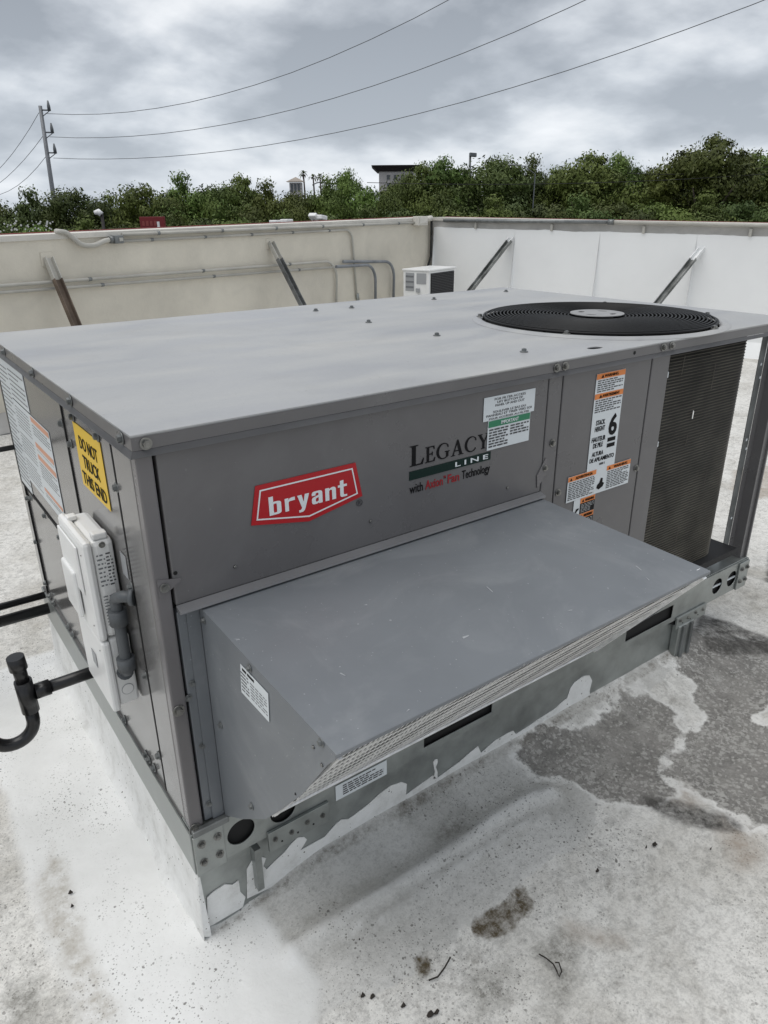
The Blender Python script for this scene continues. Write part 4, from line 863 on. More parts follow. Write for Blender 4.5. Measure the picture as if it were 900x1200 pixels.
# rating sticker on the cheek
st = [(-0.1481, -0.3342), (-0.2375, -0.3348), (-0.2335, -0.3873), (-0.1418, -0.3893)]
stc = flatshape('rating_label', [[(-y, z) for y, z in st]], lambda a, b, o=0: Vector((HX0 - o, -a, b)), 'label_white', hood, .0005, .0006)
def SDP(a, b, o=0): return Vector((HX0 - o, -a, b))
ys = [-y for y, z in st]; zs = [z for y, z in st]; a0, a1 = min(ys), max(ys)
def sk(a, b, o=0):   # follow the sticker's own slant
    t_ = (a - a0) / (a1 - a0); zt2 = zs[0] + (zs[1] - zs[0]) * t_; zb2 = zs[3] + (zs[2] - zs[3]) * t_; return SDP(a, zb2 + (zt2 - zb2) * b, o)
dA = a1 - a0
print_lines((a0 + .05 * dA, .10, a0 + .32 * dA, .80), 6, sk, 'ink_grey', stc, 5, .0013, .4, word=(.01, .02)); print_lines((a0 + .38 * dA, .14, a0 + .93 * dA, .74), 6, sk, 'ink_faded', stc, 6, .0013, .4)
print_lines((a0 + .12 * dA, .84, a0 + .75 * dA, .94), 1, sk, 'ink', stc, 8, .0013, .9, word=(.012, .03))
# scratches of bare paint on the hood top
def HT(x, y, o=0): return Vector((x, y, -.3055 + .029 * (y - .004) + .0003 + o))
for pts in ([(0.364, -0.32), (0.377, -0.319), (0.377, -0.317), (0.366, -0.315)], [(0.504, -0.223), (0.499, -0.243), (0.501, -0.242), (0.505, -0.224)], [(0.162, -0.283), (0.165, -0.292), (0.166, -0.292), (0.164, -0.283)], [(0.189, -0.403), (0.195, -0.403), (0.195, -0.401)], [(0.513, -0.378), (0.513, -0.388), (0.514, -0.387)],
            [(0.782, -0.326), (0.776, -0.343), (0.778, -0.342), (0.784, -0.326)], [(0.557, -0.358), (0.567, -0.362), (0.566, -0.359)], [(0.294, -0.151), (0.3, -0.154), (0.3, -0.151)], [(0.231, -0.376), (0.23, -0.383), (0.231, -0.382)], [(0.076, -0.117), (0.083, -0.125), (0.083, -0.122)], [(0.762, -0.362), (0.756, -0.373), (0.758, -0.373)]):
    MB().prism([HT(x, y) for x, y in pts], (0, 0, .0004)).build('scratch', 'scuff', hood)

# ------------------------------------------------------------------ badges and stickers on the front
bd = [(0.1855, -0.1212), (0.3875, -0.1217), (0.4007, -0.1863), (0.2872, -0.2095), (0.1764, -0.1907)]; zt_ = (bd[0][1] + bd[1][1]) / 2; zb_ = (bd[2][1] + bd[4][1]) / 2
B5 = [(bd[0][0] + .004, zt_), (bd[1][0], zt_), (bd[2][0], zb_), (bd[3][0], bd[3][1]), (bd[4][0], zb_)]
bdg = flatshape('brand_badge', [B5], FR, 'red', U, .0006, .0012)
cxy = (sum(q[0] for q in B5) / 5, sum(q[1] for q in B5) / 5)
def inset(poly, d):
    o = []; n = len(poly)
    for i in range(n):
        p0, p1, p2 = [Vector((*poly[(i + k) % n], 0)) for k in (-1, 0, 1)]; a = (p1 - p0).normalized(); b = (p2 - p1).normalized()
        na, nb = Vector((a.y, -a.x, 0)), Vector((b.y, -b.x, 0)); m_ = (na + nb).normalized(); k_ = d / max(.2, m_.dot(na)); q = p1 + m_ * k_; o.append((q.x, q.y))
    return o
flatshape('badge_border', [inset(B5, .0085), inset(B5, .0110)], FR, 'white_ink', bdg, .0019, .0005)
tx = [(0.2107, -0.1376), (0.367, -0.1351), (0.3671, -0.1841), (0.2104, -0.1824)]
yb_ = [(0.2187, -0.1798), (0.3343, -0.144), (0.2124, -0.1365), (0.273, -0.1872)]
ybase, yxh, yasc, ydes = yb_[0][1], yb_[1][1], yb_[2][1], yb_[3][1]
yxh = ybase + .0235; yasc = ybase + .0335; ydes = ybase - .0085
lx = [q[0] for q in [(0.2112, -0.1423), (0.2341, -0.1477), (0.2413, -0.1494), (0.2608, -0.154), (0.2657, -0.1552), (0.2891, -0.1607), (0.2942, -0.1619), (0.3156, -0.167), (0.3217, -0.1684), (0.3438, -0.1737), (0.3483, -0.1747), (0.3673, -0.1792)]]
def rr_poly(x0, y0, x1, y1, rx, ry, skip=()):
    o = []
    for q, (cx_, cy_, a0) in enumerate(((x1 - rx, y0 + ry, -90), (x1 - rx, y1 - ry, 0), (x0 + rx, y1 - ry, 90), (x0 + rx, y0 + ry, 180))):
        if q in skip: o.append(((x1, y0), (x1, y1), (x0, y1), (x0, y0))[q]); continue
        o += [(cx_ + rx * math.cos(math.radians(a0 + 90 * i / 5)), cy_ + ry * math.sin(math.radians(a0 + 90 * i / 5))) for i in range(6)]
    return o
AS = (yasc - ybase) / (yxh - ybase); sw = .36
GL = {'b': [[(0, 0)] + rr_poly(0, 0, 1, 1, .30, .17, (2, 3))[:12] + [(sw, 1), (sw, AS), (0, AS)], rr_poly(sw, .15, 1 - sw, .85, .10, .07)],
 'r': [[(0, 0), (sw, 0), (sw, .66), (sw + .10, .75), (1, .75), (1, 1), (.72, 1), (.50, .96), (sw, .86), (sw, 1), (0, 1)]],
 'y': [[(0, 1), (sw, 1), (.50, .44), (.52, .44), (1 - sw, 1), (1, 1), (.64, -.08), (.55, -.25), (.42, -.34), (.10, -.36), (.10, -.18), (.24, -.17), (.33, -.11), (.35, .0)]],
 'a': [[(1 - sw, .08), (.50, 0), (.16, 0), (.04, .06), (0, .16), (0, .40), (.08, .52), (.28, .58), (1 - sw, .66), (1 - sw, .80), (.58, .86), (.44, .86), (sw, .80), (sw, .68), (0, .68), (0, .84), (.08, .95), (.24, 1), (.76, 1), (.92, .95), (1, .84), (1, 0), (1 - sw, 0)], [(sw, .20), (.46, .14), (1 - sw, .20), (1 - sw, .50), (.42, .44), (sw, .38)]],
 'n': [[(0, 0), (sw, 0), (sw, .76), (.50, .84), (1 - sw, .78), (1 - sw, 0), (1, 0), (1, .82), (.94, .95), (.80, 1), (.62, 1), (sw, .90), (sw, 1), (0, 1)]],
 't': [[(.24, .16), (.30, .05), (.44, 0), (1, 0), (1, .15), (.68, .17), (.62, .24), (.62, .82), (1, .82), (1, 1), (.62, 1), (.62, AS * .95), (.24, AS * .93), (.24, 1), (0, 1), (0, .82), (.24, .82)]]}
for k, ch in enumerate('bryant'):
    x0q, x1q = lx[2 * k], lx[2 * k + 1]; sk_ = .0
    flatshape('letter', [[(x0q + a * (x1q - x0q), ybase + b * (yxh - ybase)) for a, b in sp] for sp in GL[ch]], FR, 'white_ink', bdg, .0019, .0006)
rg_ = [(0.3946, -0.2008)][0]; text('®', (rg_[0] - .007, rg_[1] - .0065, rg_[0] + .007, rg_[1] + .0065), FR, 'ink_grey', U, .0006, 0, 'trade_mark')
# LEGACY LINE lettering
def arcp(cx_, cy_, rx, ry, a0, a1, n): return [(cx_ + rx * math.cos(math.radians(a0 + (a1 - a0) * i / n)), cy_ + ry * math.sin(math.radians(a0 + (a1 - a0) * i / n))) for i in range(n + 1)]
LT = {
 'L': (.78, [[(0, 0), (.70, 0), (.78, .30), (.73, .30), (.60, .06), (.32, .06), (.32, .94), (.45, .97), (.45, 1), (0, 1), (0, .97), (.12, .94), (.12, .06), (0, .03)]]),
 'E': (.74, [[(0, 0), (.68, 0), (.73, .26), (.69, .26), (.58, .06), (.28, .06), (.28, .48), (.46, .48), (.50, .39), (.54, .39), (.54, .64), (.50, .64), (.46, .54), (.28, .54), (.28, .94), (.56, .94), (.63, .78), (.67, .78), (.65, 1), (0, 1), (0, .97), (.12, .94), (.12, .06), (0, .03)]]),
 'A': (.95, [[(0, 0), (.3, 0), (.3, .03), (.19, .05), (.26, .28), (.57, .28), (.64, .05), (.54, .03), (.54, 0), (.94, 0), (.94, .03), (.84, .05), (.52, 1.02), (.44, 1.02), (.11, .05), (0, .03)], [(.285, .34), (.55, .34), (.42, .76)]]),
 'Y': (.92, [[(.30, 0), (.66, 0), (.66, .03), (.56, .05), (.56, .45), (.82, .94), (.92, .97), (.92, 1), (.62, 1), (.62, .97), (.74, .94), (.52, .53), (.27, .94), (.37, .97), (.37, 1), (0, 1), (0, .97), (.08, .94), (.40, .42), (.40, .05), (.30, .03)]]),
 'C': (.92, [arcp(.5, .5, .49, .52, 42, 318, 26) + [(.83, .24)] + arcp(.54, .5, .36, .46, 315, 45, 22) + [(.80, .70), (.88, .70)]]),
 'G': (1.02, [arcp(.5, .5, .49, .52, 42, 302, 24) + [(.88, .12), (.88, .40), (.98, .43), (.98, .46), (.60, .46), (.60, .43), (.72, .40), (.72, .12)] + arcp(.54, .5, .36, .46, 300, 45, 20) + [(.80, .70), (.88, .70)]]),
}
lg_ = [(0.5113, -0.1218), (0.5136, -0.1588), (0.5532, -0.1541), (0.7191, -0.1349), (0.7017, -0.1608)]
x0_, x1_ = lg_[0][0], lg_[3][0] - .002; zb1 = (lg_[1][1] + lg_[2][1]) / 2; H1 = .0405
grp = None; x_ = x0_; total = .78 * 1.0 + (.74 + 1.02 + .95 + .92 + .92) * .78 + .05 * 5; kx = (x1_ - x0_) / total
for ch in 'LEGACY':
    w_, sp = LT[ch]; sc = 1.0 if ch == 'L' else .78
    g_ = flatshape('letter', [[(x_ + a * kx * sc, zb1 + b * H1 * sc) for a, b in s2] for s2 in sp], FR, 'ink', door, .0006, .0006); x_ += (w_ * sc + .05) * kx
br_ = [(0.5095, -0.1652), (0.5096, -0.1841), (0.723, -0.1649), (0.7231, -0.1835)]; zA = (br_[0][1] + br_[2][1]) / 2 - .001; zB = (br_[1][1] + br_[3][1]) / 2
lb_ = card('badge_stripe', (x0_ - .001, zB, br_[2][0], zA), FR, 'dkgreen', door, .0006)
wl_ = br_[2][0] - x0_; text('LINE', (x0_ + wl_ * .54, zB + .004, br_[2][0] - .008, zA - .004), FR, 'white_ink', lb_, .0016, .012, space=1.5)
tm_ = [(0.7268, -0.1418), (0.7421, -0.1355)]; text('TM', (tm_[0][0] - .002, tm_[0][1] + .001, tm_[1][0] + .001, tm_[1][1] + .004), FR, 'ink', door, .0006, .01, 'trade_mark')
zt2 = zB - .009; zb2 = zt2 - .024; wt = wl_
for s_, f0, f1, m_, bo, lo_ in (('with', 0, .155, 'ink', .004, .22), ('Axion', .185, .395, 'redink', .014, .22), ('Fan', .455, .60, 'redink', .014, .22), ('Technology', .635, 1.0, 'ink', .004, 0)):
    text(s_, (x0_ + wt * f0, zb2 + .024 * lo_, x0_ + wt * f1, zt2), FR, m_, door, .0006, bo)
text('TM', (x0_ + wt * .40, zt2 - .006, x0_ + wt * .43, zt2), FR, 'redink', door, .0006, .01, 'trade_mark')
# white and green stickers
r1 = bb([(0.697, -0.0457), (0.8434, -0.0519), (0.6994, -0.0851), (0.8422, -0.0901)]); r1 = (r1[0], -.100, r1[2], -.051)
s1_ = card('filter_sticker', r1, FR, 'label_white', door)
t1 = ['FOR FILTER ACCESS', 'LIFT BOTTOM OF', 'PANEL UP AND OUT', None, 'SOULEVER LE BAS DU', 'PANNEAU ET TIRER VERS SOI', 'POUR ACCÉDER AU FILTRE']
for i, s_ in enumerate(t1):
    if not s_: continue
    hh = (r1[3] - r1[1]) / 7.6; yb = r1[3] - .003 - (i + 1) * hh + .0005; ww = len(s_) * .0052; cx_ = (r1[0] + r1[2]) / 2
    text(s_, (cx_ - ww / 2, yb, cx_ + ww / 2, yb + hh * .72), FR, 'ink_grey', s1_, .0016, .0)
r2_ = (r1[0] + .014, -.163, r1[2] - .010, -.1005); s2_ = card('notice_sticker', r2_, FR, 'label_white', door, .0008)
gb = card('green_band', (r2_[0] + .0015, r2_[3] - .0145, r2_[2] - .0015, r2_[3] - .001), FR, 'green', s2_, .0015); text('IMPORTANT', (r2_[0] + .036, r2_[3] - .0115, r2_[2] - .036, r2_[3] - .004), FR, 'white_ink', s2_, .0024, .01)
mx_ = (r2_[0] + r2_[2]) / 2
print_lines((r2_[0] + .004, r2_[1] + .004, mx_ - .003, r2_[3] - .017), 7, FR, 'ink_grey', s2_, 11); print_lines((mx_ + .003, r2_[1] + .022, r2_[2] - .004, r2_[3] - .017), 4, FR, 'ink_grey', s2_, 12)
# tall stack-height sticker
S3 = [(1.0406, -0.047), (1.1444, -0.0486), (1.042, -0.2653), (1.1465, -0.2652)]; r3 = (S3[2][0] - .001, -.300, S3[1][0] - .001, -.048); s3 = card('stack_height_sticker', r3, FR, 'label_white', ctl)
w3 = r3[2] - r3[0]; X3 = lambda f: r3[0] + w3 * f
for zt3, zh, s_ in ((r3[3] - .0005, .0125, 'WARNING'), (r3[3] - .0465, .0125, 'AVERTISSEMENT')):
    c3 = card('orange_band', (r3[0] + .0005, zt3 - zh, r3[2] - .0005, zt3), FR, 'orange', s3, .0017); text(s_, (X3(.26), zt3 - zh + .003, X3(.74 if s_ == 'WARNING' else .86), zt3 - .003), FR, 'ink', s3, .0026, .01)
    cxx = X3(.2); flatshape('alert_triangle', [[(cxx - .005, zt3 - zh + .0025), (cxx + .005, zt3 - zh + .0025), (cxx, zt3 - .0025)]], FR, 'ink', s3, .0026, .0004)
print_lines((X3(.06), r3[3] - .044, X3(.95), r3[3] - .0145), 6, FR, 'ink_grey', s3, 21); print_lines((X3(.05), r3[3] - .092, X3(.96), r3[3] - .0605), 6, FR, 'ink_grey', s3, 22)
text('STACK\nHEIGHT', (X3(.13), -.185, X3(.48), -.158), FR, 'ink', s3, .0018, .02)
text('HAUTEUR\nDE PILE', (X3(.06), -.225, X3(.54), -.198), FR, 'ink', s3, .0018, .02)
text('ALTURA', (X3(.12), -.246, X3(.52), -.235), FR, 'ink', s3, .0018, .02); text('DE APILAMIENTO', (X3(.06), -.2605, X3(.93), -.250), FR, 'ink', s3, .0018, .02)
text('6', (X3(.62), -.203, X3(.92), -.150), FR, 'ink', s3, .0018, .03)
for z_ in (-.2175, -.2320): card('equals_bar', (X3(.63), z_, X3(.91), z_ + .0095), FR, 'ink', s3, .0018)
print_lines((X3(.42), -.272, X3(.62), -.266), 1, FR, 'ink_grey', s3, 23, fill=.9)
# wide bilingual sticker
r4 = bb([(0.9754, -0.2648), (1.2026, -0.2632), (1.2075, -0.3226), (0.9783, -0.3258)]); r4 = (r4[0], -.344, r4[2], -.280); s4 = card('bilingual_sticker', r4, FR, 'label_white', ctl, .0018); w4 = r4[2] - r4[0]; X4 = lambda f: r4[0] + w4 * f
for a_, b_, s_ in ((.0, .43, 'ADVERTENCIA'), (.60, .995, 'WARNING')):
    card('orange_band', (X4(a_) + .0005, r4[3] - .012, X4(b_), r4[3] - .0005), FR, 'orange', s4, .0025); text(s_, (X4(a_) + w4 * .11, r4[3] - .0095, X4(b_) - w4 * .06, r4[3] - .003), FR, 'ink', s4, .0034, .01)
    flatshape('alert_triangle', [[(X4(a_) + .006, r4[3] - .0095), (X4(a_) + .014, r4[3] - .0095), (X4(a_) + .010, r4[3] - .003)]], FR, 'ink', s4, .0034, .0004)
    print_lines((X4(a_) + .004, r4[1] + .004, X4(b_) - .003, r4[3] - .014), 10, FR, 'ink_grey', s4, 31, .0028)
flatshape('hand_pictogram', [[(X4(.46), -.330), (X4(.50), -.335), (X4(.56), -.330), (X4(.58), -.322), (X4(.55), -.318), (X4(.55), -.308), (X4(.52), -.306), (X4(.50), -.318), (X4(.47), -.322)]], FR, 'ink', s4, .0028, .0004)
# black warning sticker with pictograms
r5 = (r4[0] + .030, -.425, r4[0] + .107, -.3445); s5 = card('fan_warning_sticker', r5, FR, 'label_white', ctl, .0012); w5 = r5[2] - r5[0]; xx = r5[0] + w5 * .30
for zt5, s_, n_ in ((r5[3] - .0005, 'WARNING', 6), (r5[3] - .041, 'AVERTISSEMENT', 5)):
    card('orange_band', (xx, zt5 - .0125, r5[2] - .001, zt5), FR, 'orange', s5, .002); text(s_, (xx + .016, zt5 - .0098, r5[2] - .005, zt5 - .003), FR, 'ink', s5, .0029, .01)
    flatshape('alert_triangle', [[(xx + .005, zt5 - .0098), (xx + .013, zt5 - .0098), (xx + .009, zt5 - .003)]], FR, 'ink', s5, .0029, .0004)
    card('black_field', (xx, zt5 - .0395, r5[2] - .001, zt5 - .013), FR, 'ink', s5, .002); print_lines((xx + .003, zt5 - .037, r5[2] - .004, zt5 - .0145), n_, FR, 'label_grey', s5, 41, .0029, .45)
for z_ in (-.378, -.408): flatshape('fan_pictogram', [[(r5[0] + .005, z_ - .008), (r5[0] + .010, z_ - .006), (r5[0] + .012, z_ + .002), (r5[0] + .019, z_ + .006), (r5[0] + .019, z_ + .010), (r5[0] + .010, z_ + .009), (r5[0] + .006, z_ + .002)]], FR, 'ink', s5, .0021, .0004)
card('faint_sticker', (r5[2] - .028, -.455, r5[2] - .008, -.4265), FR, 'label_grey', ctl, .0008)

# ------------------------------------------------------------------ stickers on the left side (coordinate a = -y)
yl = [(0.3668, -0.0655), (0.1945, -0.0564), (0.185, -0.1763), (0.3594, -0.1846)]; r6 = (-.372, -.185, -.198, -.060)
s6 = card('yellow_sticker', r6, LF, 'yellow', pA)
for i, s_ in enumerate(('DO NOT', 'TRUCK', 'THIS END')):
    zt6 = r6[3] - .020 - i * .036; wd = (.115, .105, .150)[i]; text(s_, (-.285 - wd / 2, zt6 - .025, -.285 + wd / 2, zt6), LF, 'ink', s6, .0018, .012)
r7 = (-1.00, -.36, -.62, -.140); s7 = card('warning_sheet', r7, LF, 'label_white', pB)
for i, (zt7, h7) in enumerate(((-.143, .012), (-.205, .012), (-.235, .012), (-.320, .008))): card('orange_band', (-.80, zt7 - h7, -.625, zt7), LF, 'orange_faded', s7, .0018)
for z_, n_ in ((-.160, 4), (-.222, 1), (-.252, 6), (-.333, 2)): print_lines((-.80, z_ - .008 * n_ + .004, -.63, z_), n_, LF, 'ink_faded', s7, int(-z_ * 1000), .0018, .35, word=(.01, .05))
for k in range(3): print_lines((-.99, -.35 + k * .07, -.83, -.29 + k * .07), 7, LF, 'ink_faded', s7, 51 + k, .0018, .3, word=(.008, .03))
r8 = (-1.145, -.405, -.86 - .0, -.045); s8 = card('wiring_diagram_sheet', (-1.145, -.404, -1.005, -.045), LF, 'label_white', pB, .0008); card('wiring_diagram_sheet', (-1.004, -.136, -.80, -.045), LF, 'label_white', pB, .0008)
print_lines((-1.14, -.39, -1.01, -.06), 26, LF, 'ink_faded', s8, 61, .0018, .3, word=(.008, .03)); print_lines((-.99, -.130, -.81, -.055), 6, LF, 'ink_faded', s8, 62, .0018, .3, word=(.01, .04))
card('small_label', (-.185, -.300, -.155, -.255), LF, 'label_grey', pA, .0008)

# ------------------------------------------------------------------ disconnect switch box on the left side
DB = MB()
dbx = lambda a, b, c, d, e, f_, bv=0: MB().box(a, b, c, d, e, f_, None, bv)
db = dbx(-.036, .0035, .212, .372, -.4355, -.238, .010).build('disconnect_box', 'white_plastic', U)
cvr = dbx(-.052, -.0352, .205, .380, -.4365, -.234, .0075).build('box_cover', 'white_plastic', db)
dbx(-.0565, -.0525, .245, .374, -.350, -.255, .0018).build('cover_boss', 'white_plastic', db)
dbx(-.063, -.0535, .280, .366, -.415, -.318, .0045).build('switch_handle', 'white_plastic', db)
dbx(-.044, -.026, .330, .350, -.2375, -.228, .003).build('hinge_lug', 'white_plastic', db); dbx(-.030, -.004, .216, .236, -.2385, -.226, .003).build('hinge_lug', 'white_plastic', db)
screw(db, (-.017, .2115, -.247), (0, -1, 0), .7); 
low = dbx(-.034, .0035, .212, .372, -.588, -.4378, .005).build('lower_box', 'white_plastic', db)
dbx(-.050, -.0345, .205, .378, -.594, -.4385, .005).build('box_cover', 'white_plastic', db)
def DBN(a, b, o=0): return Vector((a, .2115 - o, b))
print_lines((-.030, -.330, -.016, -.262), 8, DBN, 'ink_faded', db, 71, .0006, .35, word=(.003, .009)); print_lines((-.014, -.330, -.003, -.262), 10, DBN, 'ink_grey', db, 72, .0006, .4, word=(.003, .008)); print_lines((-.030, -.41, -.006, -.345), 10, DBN, 'ink_faded', db, 73, .0006, .3, word=(.003, .012))
MB().tube([(-.016, .2112, -.555), (-.016, .2105, -.555)], .0105, 20).build('knockout', 'white_plastic', db)
MB().tube([(-.016, .2117, -.555), (-.016, .2108, -.555)], .0117, 20).build('knockout_rim', 'label_grey', db)
for x_, y_, z_ in ((-.0525, .222, -.262), (-.0525, .222, -.405), (-.0505, .222, -.46)): screw(db, (x_, y_, z_), (-1, 0, 0), .5, RIV, 'rivet')
card('small_label', (-.30, -.525, -.27, -.495), lambda a, b, o=0: Vector((-.0503 - o, -a, b)), 'label_grey', low, .0004)
# short grey conduit from the panel down into the box
gp = MB().tube(path([(.003, .135, -.325), (-.012, .150, -.325), (-.016, .188, -.345), (-.016, .188, -.50), (-.016, .212, -.515)], .012, 5), .0105, 12).build('liquid_tight_conduit', 'grey_plastic', U)
MB().tube([(-.016, .188, -.368), (-.016, .188, -.398)], .0165, 14).build('conduit_nut', 'grey_plastic', gp)
MB().tube([(-.016, .188, -.470), (-.016, .188, -.496)], .0165, 14).build('conduit_nut', 'grey_plastic', gp)
MB().tube([(.0055, .135, -.325), (-.001, .140, -.325)], .016, 14).build('conduit_nut', 'grey_plastic', gp)
MB().tube([(-.016, .2115, -.515), (-.016, .206, -.513)], .0155, 14).build('conduit_nut', 'grey_plastic', gp)

# ------------------------------------------------------------------ pipes and cable left of the unit
ty, tz = .45, -.645
T0 = thing('condensate_trap', 'black plastic condensate trap pipe with upright vent cap left of the unit', 'pipe', (-.17, ty, -.80))
MB().tube([(.02, ty, tz), (-.150, ty, tz)], .0135, 14).build('outlet_pipe', 'black_plastic', T0)
MB().tube([(-.120, ty, tz), (-.150, ty, tz)], .0172, 14).build('tee_socket', 'black_plastic', T0)
MB().tube([(-.0, ty, tz), (-.02, ty, tz)], .0175, 14).build('coupling', 'black_plastic', T0)
MB().tube([(-.168, ty, tz + .036), (-.166, ty, tz - .042)], .0178, 16).build('tee_body', 'black_plastic', T0)
MB().tube([(-.168, ty, tz + .036), (-.1705, ty, tz + .075)], .0135, 14).build('vent_stub', 'black_plastic', T0)
MB().tube([(-.1700, ty, tz + .066), (-.1715, ty, tz + .096)], [.0180, .0175], 16).build('vent_cap', 'black_plastic', T0)
U_ = [(-.166, ty, tz - .042)]
for k in range(15):
    a = -k * PI / 14; U_.append((-.209 + .043 * math.cos(a), ty, tz - .066 + .043 * math.sin(a)))
U_ += [(-.252, ty, tz - .02), (-.254, ty, tz + .02)]
MB().tube(U_, .0137, 14).build('trap_bend', 'black_plastic', T0)
MB().tube(path([(-.254, ty, tz + .018), (-.254, ty, tz + .04), (-.31, ty, tz + .04), (-.9, ty + .05, tz + .035)], .02, 5), .0137, 14).build('drain_pipe', 'black_plastic', T0)
t_ = thing('refrigerant_pipe', 'upper of two black pipes entering the far left end of the unit', 'pipe', (-.5, 1.15, -.78), 'pair of black pipes at the far end')
MB().tube([(.02, 1.15, -.775), (-2.6, 1.18, -.775)], .011, 10).build('pipe_run', 'black_plastic', t_)
t_ = thing('refrigerant_pipe', 'lower of two black pipes entering the far left end of the unit', 'pipe', (-.5, 1.15, -.82), 'pair of black pipes at the far end')
MB().tube([(.02, 1.13, -.812), (-2.6, 1.20, -.825)], .017, 10).build('pipe_run', 'black_plastic', t_)
for x_ in (-.9, -2.1):
    sb = thing('pipe_support', 'block under the two black pipes beyond the far end' if x_ < -2 else 'block under the two black pipes near the unit', 'support', (x_, 1.16, -1.04)); MB().box(x_ - .06, x_ + .06, 1.08, 1.26, -1.045, -.842, None, .01).build('block', 'timber', sb)
t_ = thing('power_cable', 'black cable reaching the far left end of the unit', 'cable', (-.5, 1.15, -.31))
cp = []
for k in range(26):
    x = .02 - .12 * k; cp.append((x, 1.15 + .02 * math.sin(x * 2), -.306 - (.10 * max(0, -x - .05) ** 1.5) + .04 * math.sin(max(0, -x - .1) * 7) * (1 if x < -.1 else 0)))
MB().tube(cp, .0075, 8).build('cable_run', 'rubber', t_)

# bits of debris on the membrane
for k, (x_, y_, s_, lb) in enumerate([(*a, b, c) for a, b, c in zip([(0.91, -0.39), (0.889, -0.383), (0.751, -0.358), (0.187, -0.279), (0.201, -0.292), (0.237, -0.337), (0.267, -0.378), (0.278, -0.382), (0.243, -0.186), (1.001, -0.472), (-0.189, 0.266), (-0.195, 0.23)],
        (.008, .004, .005, .008, .007, .006, .008, .006, .003, .003, .005, .004),
        ('larger black crumb right of centre on the membrane', 'small black crumb beside the larger one right of centre', 'black crumb alone on the membrane below the grey patches', 'dark leaf scrap at the lower front edge of the coating', 'dark leaf scrap beside the one at the coating edge', 'small leaf scrap below the coating edge', 'leaf scrap close to the bottom of the picture', 'leaf scrap right of the one near the bottom', 'tiny speck on the smooth ramp', 'tiny speck right of the black crumbs', 'dark crumb on the white coat at left', 'smaller crumb on the white coat at left'))]):
    mb = MB(); n = 7; rr2 = [s_ * random.uniform(.55, 1.2) for _ in range(n)]; c0 = mb.bm.verts.new((x_, y_, -1.026 + s_ * .5))
    ring = [mb.bm.verts.new((x_ + rr2[i] * math.cos(2 * PI * i / n), y_ + .6 * rr2[i] * math.sin(2 * PI * i / n), -1.034 + random.uniform(0, .3) * s_)) for i in range(n)]
    for i in range(n): mb.bm.faces.new((c0, ring[i], ring[(i + 1) % n]))
    mb.bm.faces.new(ring[::-1]); tag(mb.build('debris_crumb', 'debris'), lb, 'debris', 'bits of debris on the roof')
tw = [(Vector((x, y, -1.030))) for x, y in [(0.301, -0.33), (0.319, -0.335), (0.341, -0.329), (0.363, -0.32)]]
tag(MB().tube(tw, .0016, 5).build('twig', 'debris'), 'thin dark twig beside the brown patch at the coating edge', 'twig')
tw = [(Vector((x, y, -1.030))) for x, y in [(0.505, -0.416), (0.51, -0.43), (0.512, -0.446), (0.507, -0.459), (0.502, -0.469), (0.514, -0.465), (0.523, -0.45), (0.517, -0.446)]]
tag(MB().tube(tw, .0014, 5).build('twig', 'debris'), 'curled dark twig lying low right of centre', 'twig')

# ------------------------------------------------------------------ beyond the roof
# trees
def crown_mesh(name, seed, style):
    r = np.random.default_rng(seed); cl = []
    n = 46 if style != 'wispy' else 40
    for k in range(n):                       # clumps fill an uneven egg: radius 1, height 2 (z -1..1)
        z = r.uniform(-1, .82); w = max(.12, 1 - max(0, z) ** 1.5) ** .75 if z > 0 else math.sqrt(max(.03, 1 - abs(z) ** 2.6)); a = r.uniform(0, 2 * PI); q = math.sqrt(r.random()) * w
        cl.append((q * math.cos(a), q * math.sin(a), z, r.uniform(.20, .36)))
    for k in range(10):
        a = r.uniform(0, 2 * PI); q = r.uniform(0, .75); cl.append((q * math.cos(a), q * math.sin(a), .92 * (1 - q) ** .6 + r.uniform(-.12, .10), r.uniform(.10, .2)))
    pts = []; dirs = []
    for (x, y, z, s) in cl:
        m = int(12000 * s * s) if s > .2 else int(340)
        v = r.normal(size=(m, 3)); v /= np.linalg.norm(v, axis=1)[:, None]; rad = s * np.abs(r.normal(.82, .30, m)); c = np.array((x, y, z))
        pts.append(c + v * rad[:, None] * np.array((1, 1, .62))); dirs.append(v)
    if style == 'wispy':                     # drooping outer sprays
        for k in range(44):
            a = r.uniform(0, 2 * PI); q = r.uniform(.1, .95); st = np.array((q * math.cos(a), q * math.sin(a), max(0, 1 - q ** 1.3) ** .7 * .9)); d = np.array((math.cos(a) * r.uniform(.2, .8), math.sin(a) * r.uniform(.2, .8), r.uniform(.2, .7))); L_ = r.uniform(.12, .34)
            t = r.random(120); pp = st + d * (t * L_)[:, None]; pp[:, 2] -= .35 * L_ * t ** 3; pp += r.normal(size=pp.shape) * .020; pts.append(pp); dirs.append(np.tile(d, (120, 1)))
    P = np.concatenate(pts); D = np.concatenate(dirs); m = len(P)
    t1_ = np.cross(D, r.normal(size=(m, 3))) + r.normal(size=(m, 3)) * .25; t1_ /= np.linalg.norm(t1_, axis=1)[:, None]; nrm = D + r.normal(size=(m, 3)) * .38; b1 = np.cross(t1_, nrm); b1 /= np.linalg.norm(b1, axis=1)[:, None] + 1e-9
    s = r.uniform(.012, .027, m)[:, None]; V = np.stack([P - t1_ * s * 1.3, P + b1 * s * .55, P + t1_ * s * 1.3, P - b1 * s * .55], 1).reshape(-1, 3)
    F = np.arange(m * 4).reshape(-1, 4); me = from_np(name, V, F, 'leaf').data
    ob = bpy.data.objects[name] if name in bpy.data.objects else None
    if ob: bpy.data.objects.remove(ob)
    return me
